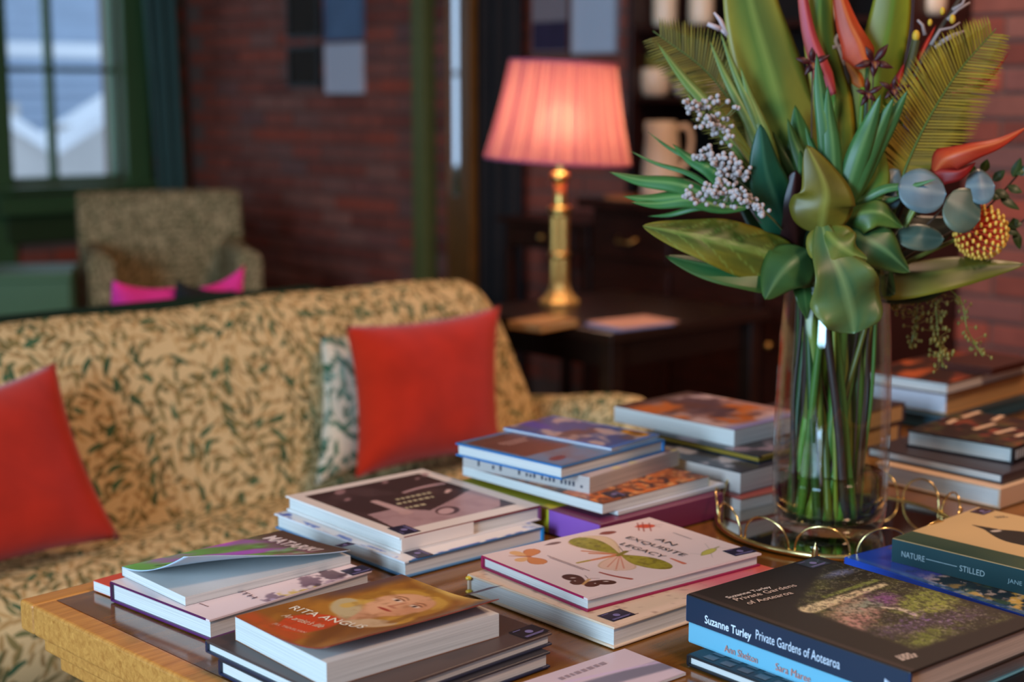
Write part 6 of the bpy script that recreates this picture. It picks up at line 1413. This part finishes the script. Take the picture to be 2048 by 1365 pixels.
# white berry sprigs
M_berry = mat('white_berry', rgb(176, 162, 158), .6)
def berries(label, path, clusters, seed, d0=-.045):
    rn = random.Random(seed); e, f = plant('berry_sprig', label, path[0], 'berries', .0016, M_twig, 'white berry sprigs')
    P = catmull(path, 24); MB().tube([p - f for p in P], .0012, 6).build('twig', mat('green_twig', rgb(110, 112, 66), .6), e)
    mb = MB(); tw = MB()
    for (px, py, sp, n_) in clusters:
        c = B_(px, py, d0 + rn.uniform(-.008, .008)); n_ = int(n_ * 1.5); base = min(P, key=lambda p: (p - c).length)
        for k in range(n_):
            p = c + Vector((rtv[0], rtv[1], 0)) * rn.gauss(0, sp) + Vector((0, 0, rn.gauss(0, sp * .75))) + camv * rn.gauss(0, sp * .6)
            mb.ball(p - f, rn.uniform(.0026, .0038), 8, 6); tw.tube([base - f, (base.lerp(p, .6)) - f + Vector((0, 0, -.002)), p - f], .0005, 4, caps=False)
    tag(mb.build('berries', M_berry, e, fix=False, smooth=True), kind='stuff'); tag(tw.build('stalks', mat('green_twig', rgb(110, 112, 66), .6), e, fix=False), kind='stuff')
berries('upper sprig of white berries in front of the dark dresser', [B_(1570, 430, 0), B_(1500, 330, -.015), B_(1450, 260, -.02), B_(1390, 205, -.02)], [(1375, 207, .006, 7), (1392, 214, .006, 6), (1432, 205, .008, 9), (1408, 245, .007, 8), (1440, 258, .008, 10), (1458, 275, .006, 5), (1470, 215, .004, 2), (1425, 228, .006, 6)], 1)
berries('middle sprig of white berries left of the dark green leaf', [B_(1570, 440, 0), B_(1510, 390, -.02), B_(1450, 340, -.02), B_(1400, 315, -.02)], [(1398, 312, .006, 9), (1415, 308, .006, 9), (1432, 322, .006, 9), (1452, 335, .008, 10), (1470, 350, .008, 12), (1462, 318, .006, 6), (1490, 345, .005, 6), (1480, 330, .006, 6)], 2)
berries('lower sprig of white berries over the green blades', [B_(1575, 470, 0), B_(1530, 425, -.07), B_(1470, 385, -.075), B_(1390, 390, -.075)], [(1380, 393, .005, 7), (1398, 395, .005, 5), (1415, 385, .006, 8), (1440, 378, .008, 12), (1455, 392, .008, 9), (1478, 380, .007, 10), (1485, 400, .007, 10), (1505, 400, .005, 6), (1518, 415, .004, 7), (1528, 428, .003, 4), (1440, 365, .006, 6)], 3, -.075)
# hanging yellow-green seed strands
M_seed = mat('seed', rgb(128, 112, 44), .5)
def strand(label, path, n_, seed, sp=.008):
    rn = random.Random(seed); e, f = plant('seed_strand', label, path[0], 'seed strand', .0014, M_stem2, 'hanging seed strands')
    P = catmull(path, 30); MB().tube([p - f for p in P], .0008, 5).build('string', M_stem2, e); mb = MB()
    for k in range(n_):
        p = P[4 + int(rn.random() * 26)]; d = Vector((rn.gauss(0, sp), rn.gauss(0, sp), rn.gauss(0, sp * .8))); mb.tube([p - f, p + d - f], .0004, 3, caps=False); mb.ball(p + d - f, rn.uniform(.0016, .0026), 6, 5, (1, 1, 1.4))
    tag(mb.build('seeds', M_seed, e, fix=False, smooth=True), kind='stuff')
strand('hanging seed strand nearest to the vase', [B_(1790, 545, .03), B_(1795, 575, .03), B_(1790, 605, .03), B_(1800, 618, .03)], 34, 1)
strand('hanging seed strand, second from the vase', [B_(1815, 550, .035), B_(1835, 590, .035), B_(1832, 640, .035), B_(1822, 690, .035)], 60, 2, .006)
strand('longest hanging seed strand ending above the far right books', [B_(1840, 550, .03), B_(1868, 600, .03), B_(1876, 670, .03), B_(1886, 735, .03)], 95, 3, .008)
strand('wispy seed strand hanging in front of the right-hand bricks', [B_(1860, 550, .04), B_(1920, 600, .04), B_(1935, 660, .04), B_(1965, 712, .04)], 40, 4, .007)
# brown twigs, upper right, and the curly driftwood pieces
e, f = plant('kangaroo_paw_stem', 'brown twig with yellow and grey claw-like buds at the upper right', B_(1790, 260, .04), 'twig', .0035, M_twig)
MB().tube([p - f for p in catmull([B_(1790, 260, .04), B_(1830, 150, .045), B_(1870, 75, .05), B_(1925, -10, .055)], 20)], .003, 7).build('branch', M_twig, e)
MB().tube([p - f for p in catmull([B_(1790, 220, .04), B_(1820, 130, .045), B_(1832, 80, .045)], 12)], .0055, 8).build('branch', mat('olive_twig', rgb(70, 66, 26), .7), e)
M_claw = mat('grey_claw', rgb(150, 130, 124), .7); M_bud = mat('yellow_bud', rgb(206, 160, 36), .6)
for pts in (((1862, 90), (1880, 60), (1905, 55), (1920, 45)), ((1880, 85), (1905, 70), (1930, 62)), ((1850, 70), (1845, 50), (1835, 40)), ((1895, 40), (1915, 20), (1940, 5)), ((1870, 95), (1890, 82), (1925, 65)), ((1905, 20), (1925, 8), (1932, -8))):
    MB().tube([B_(x, y, .045) - f for x, y in pts], [.0028, .0022, .0016, .0012][:len(pts)], 6).build('claw', M_claw, e, smooth=True)
for (x, y, r) in ((1832, 72, .005), (1905, 38, .004), (1860, 45, .003), (1885, 22, .0035)): MB().ball(B_(x, y, .043) - f, r, 8, 6, (1, 1, 1.5)).build('bud', M_bud, e, smooth=True)
e, f = plant('driftwood_twig', 'pale curly twig showing behind the red flower beaks', B_(1690, 200, .06), 'twig', .0025, M_twig)
for pts in (((1690, 130), (1680, 100), (1672, 78), (1690, 58)), ((1685, 110), (1700, 92), (1720, 95)), ((1665, 95), (1680, 92), (1700, 100))): MB().tube([p - f for p in catmull([B_(x, y, .055) for x, y in pts], 10)], .0028, 6).build('curl', mat('pale_twig', rgb(150, 110, 84), .7), e, smooth=True)
MB().tube([p - f for p in catmull([B_(1690, 200, .06), B_(1695, 165, .058), B_(1690, 130, .055)], 8)], .0024, 6).build('branch', M_twig, e)
e, f = plant('driftwood_twig', 'bleached bare twig at the left of the tall leaf', B_(1475, 100, .05), 'twig', .002, M_twig)
for pts in (((1475, 96), (1455, 70), (1430, 50)), ((1455, 70), (1440, 40), (1428, 25)), ((1440, 58), (1415, 48))): MB().tube([B_(x, y, .05) - f for x, y in pts], [.004, .0028, .0014][:len(pts)], 6).build('curl', mat('bleached_twig', rgb(190, 170, 170), .7), e, smooth=True)
# a few bare cut stems that fill the vase
for k, (xa, xb, r, mm) in enumerate(((1618, 1636, .0075, M_stem2), (1686, 1640, .0100, M_stem), (1668, 1690, .0105, M_stem2), (1712, 1706, .0115, M_stem), (1640, 1596, .0075, M_stem))):
    A = B_(xb, 1042, -.01 + .008 * k - .01); A.z = VB.z + .018; C = B_(xa, 575, -.03 + .015 * k)
    ee = empty('cut_stem', A, 0, ['thick pale stem crossing to the left inside the vase', 'thick green stem standing upright inside the vase', 'thickest yellow-green stem crossing to the right inside the vase', 'broad dark green stem near the right side of the vase', 'thin green stem on the left side of the vase'][k], 'stem', 'bare stems in the vase')
    pts = catmull([A, A.lerp(C, .5) + Vector((.003, -.003, 0)), C], 20); MB().tube([p - A for p in pts], r, 12).build('stem', mm, ee, smooth=True)
for o in [o for o in bpy.data.objects if o.type == 'EMPTY' and not o.children]: print('EMPTY WITHOUT CHILDREN', o.name)
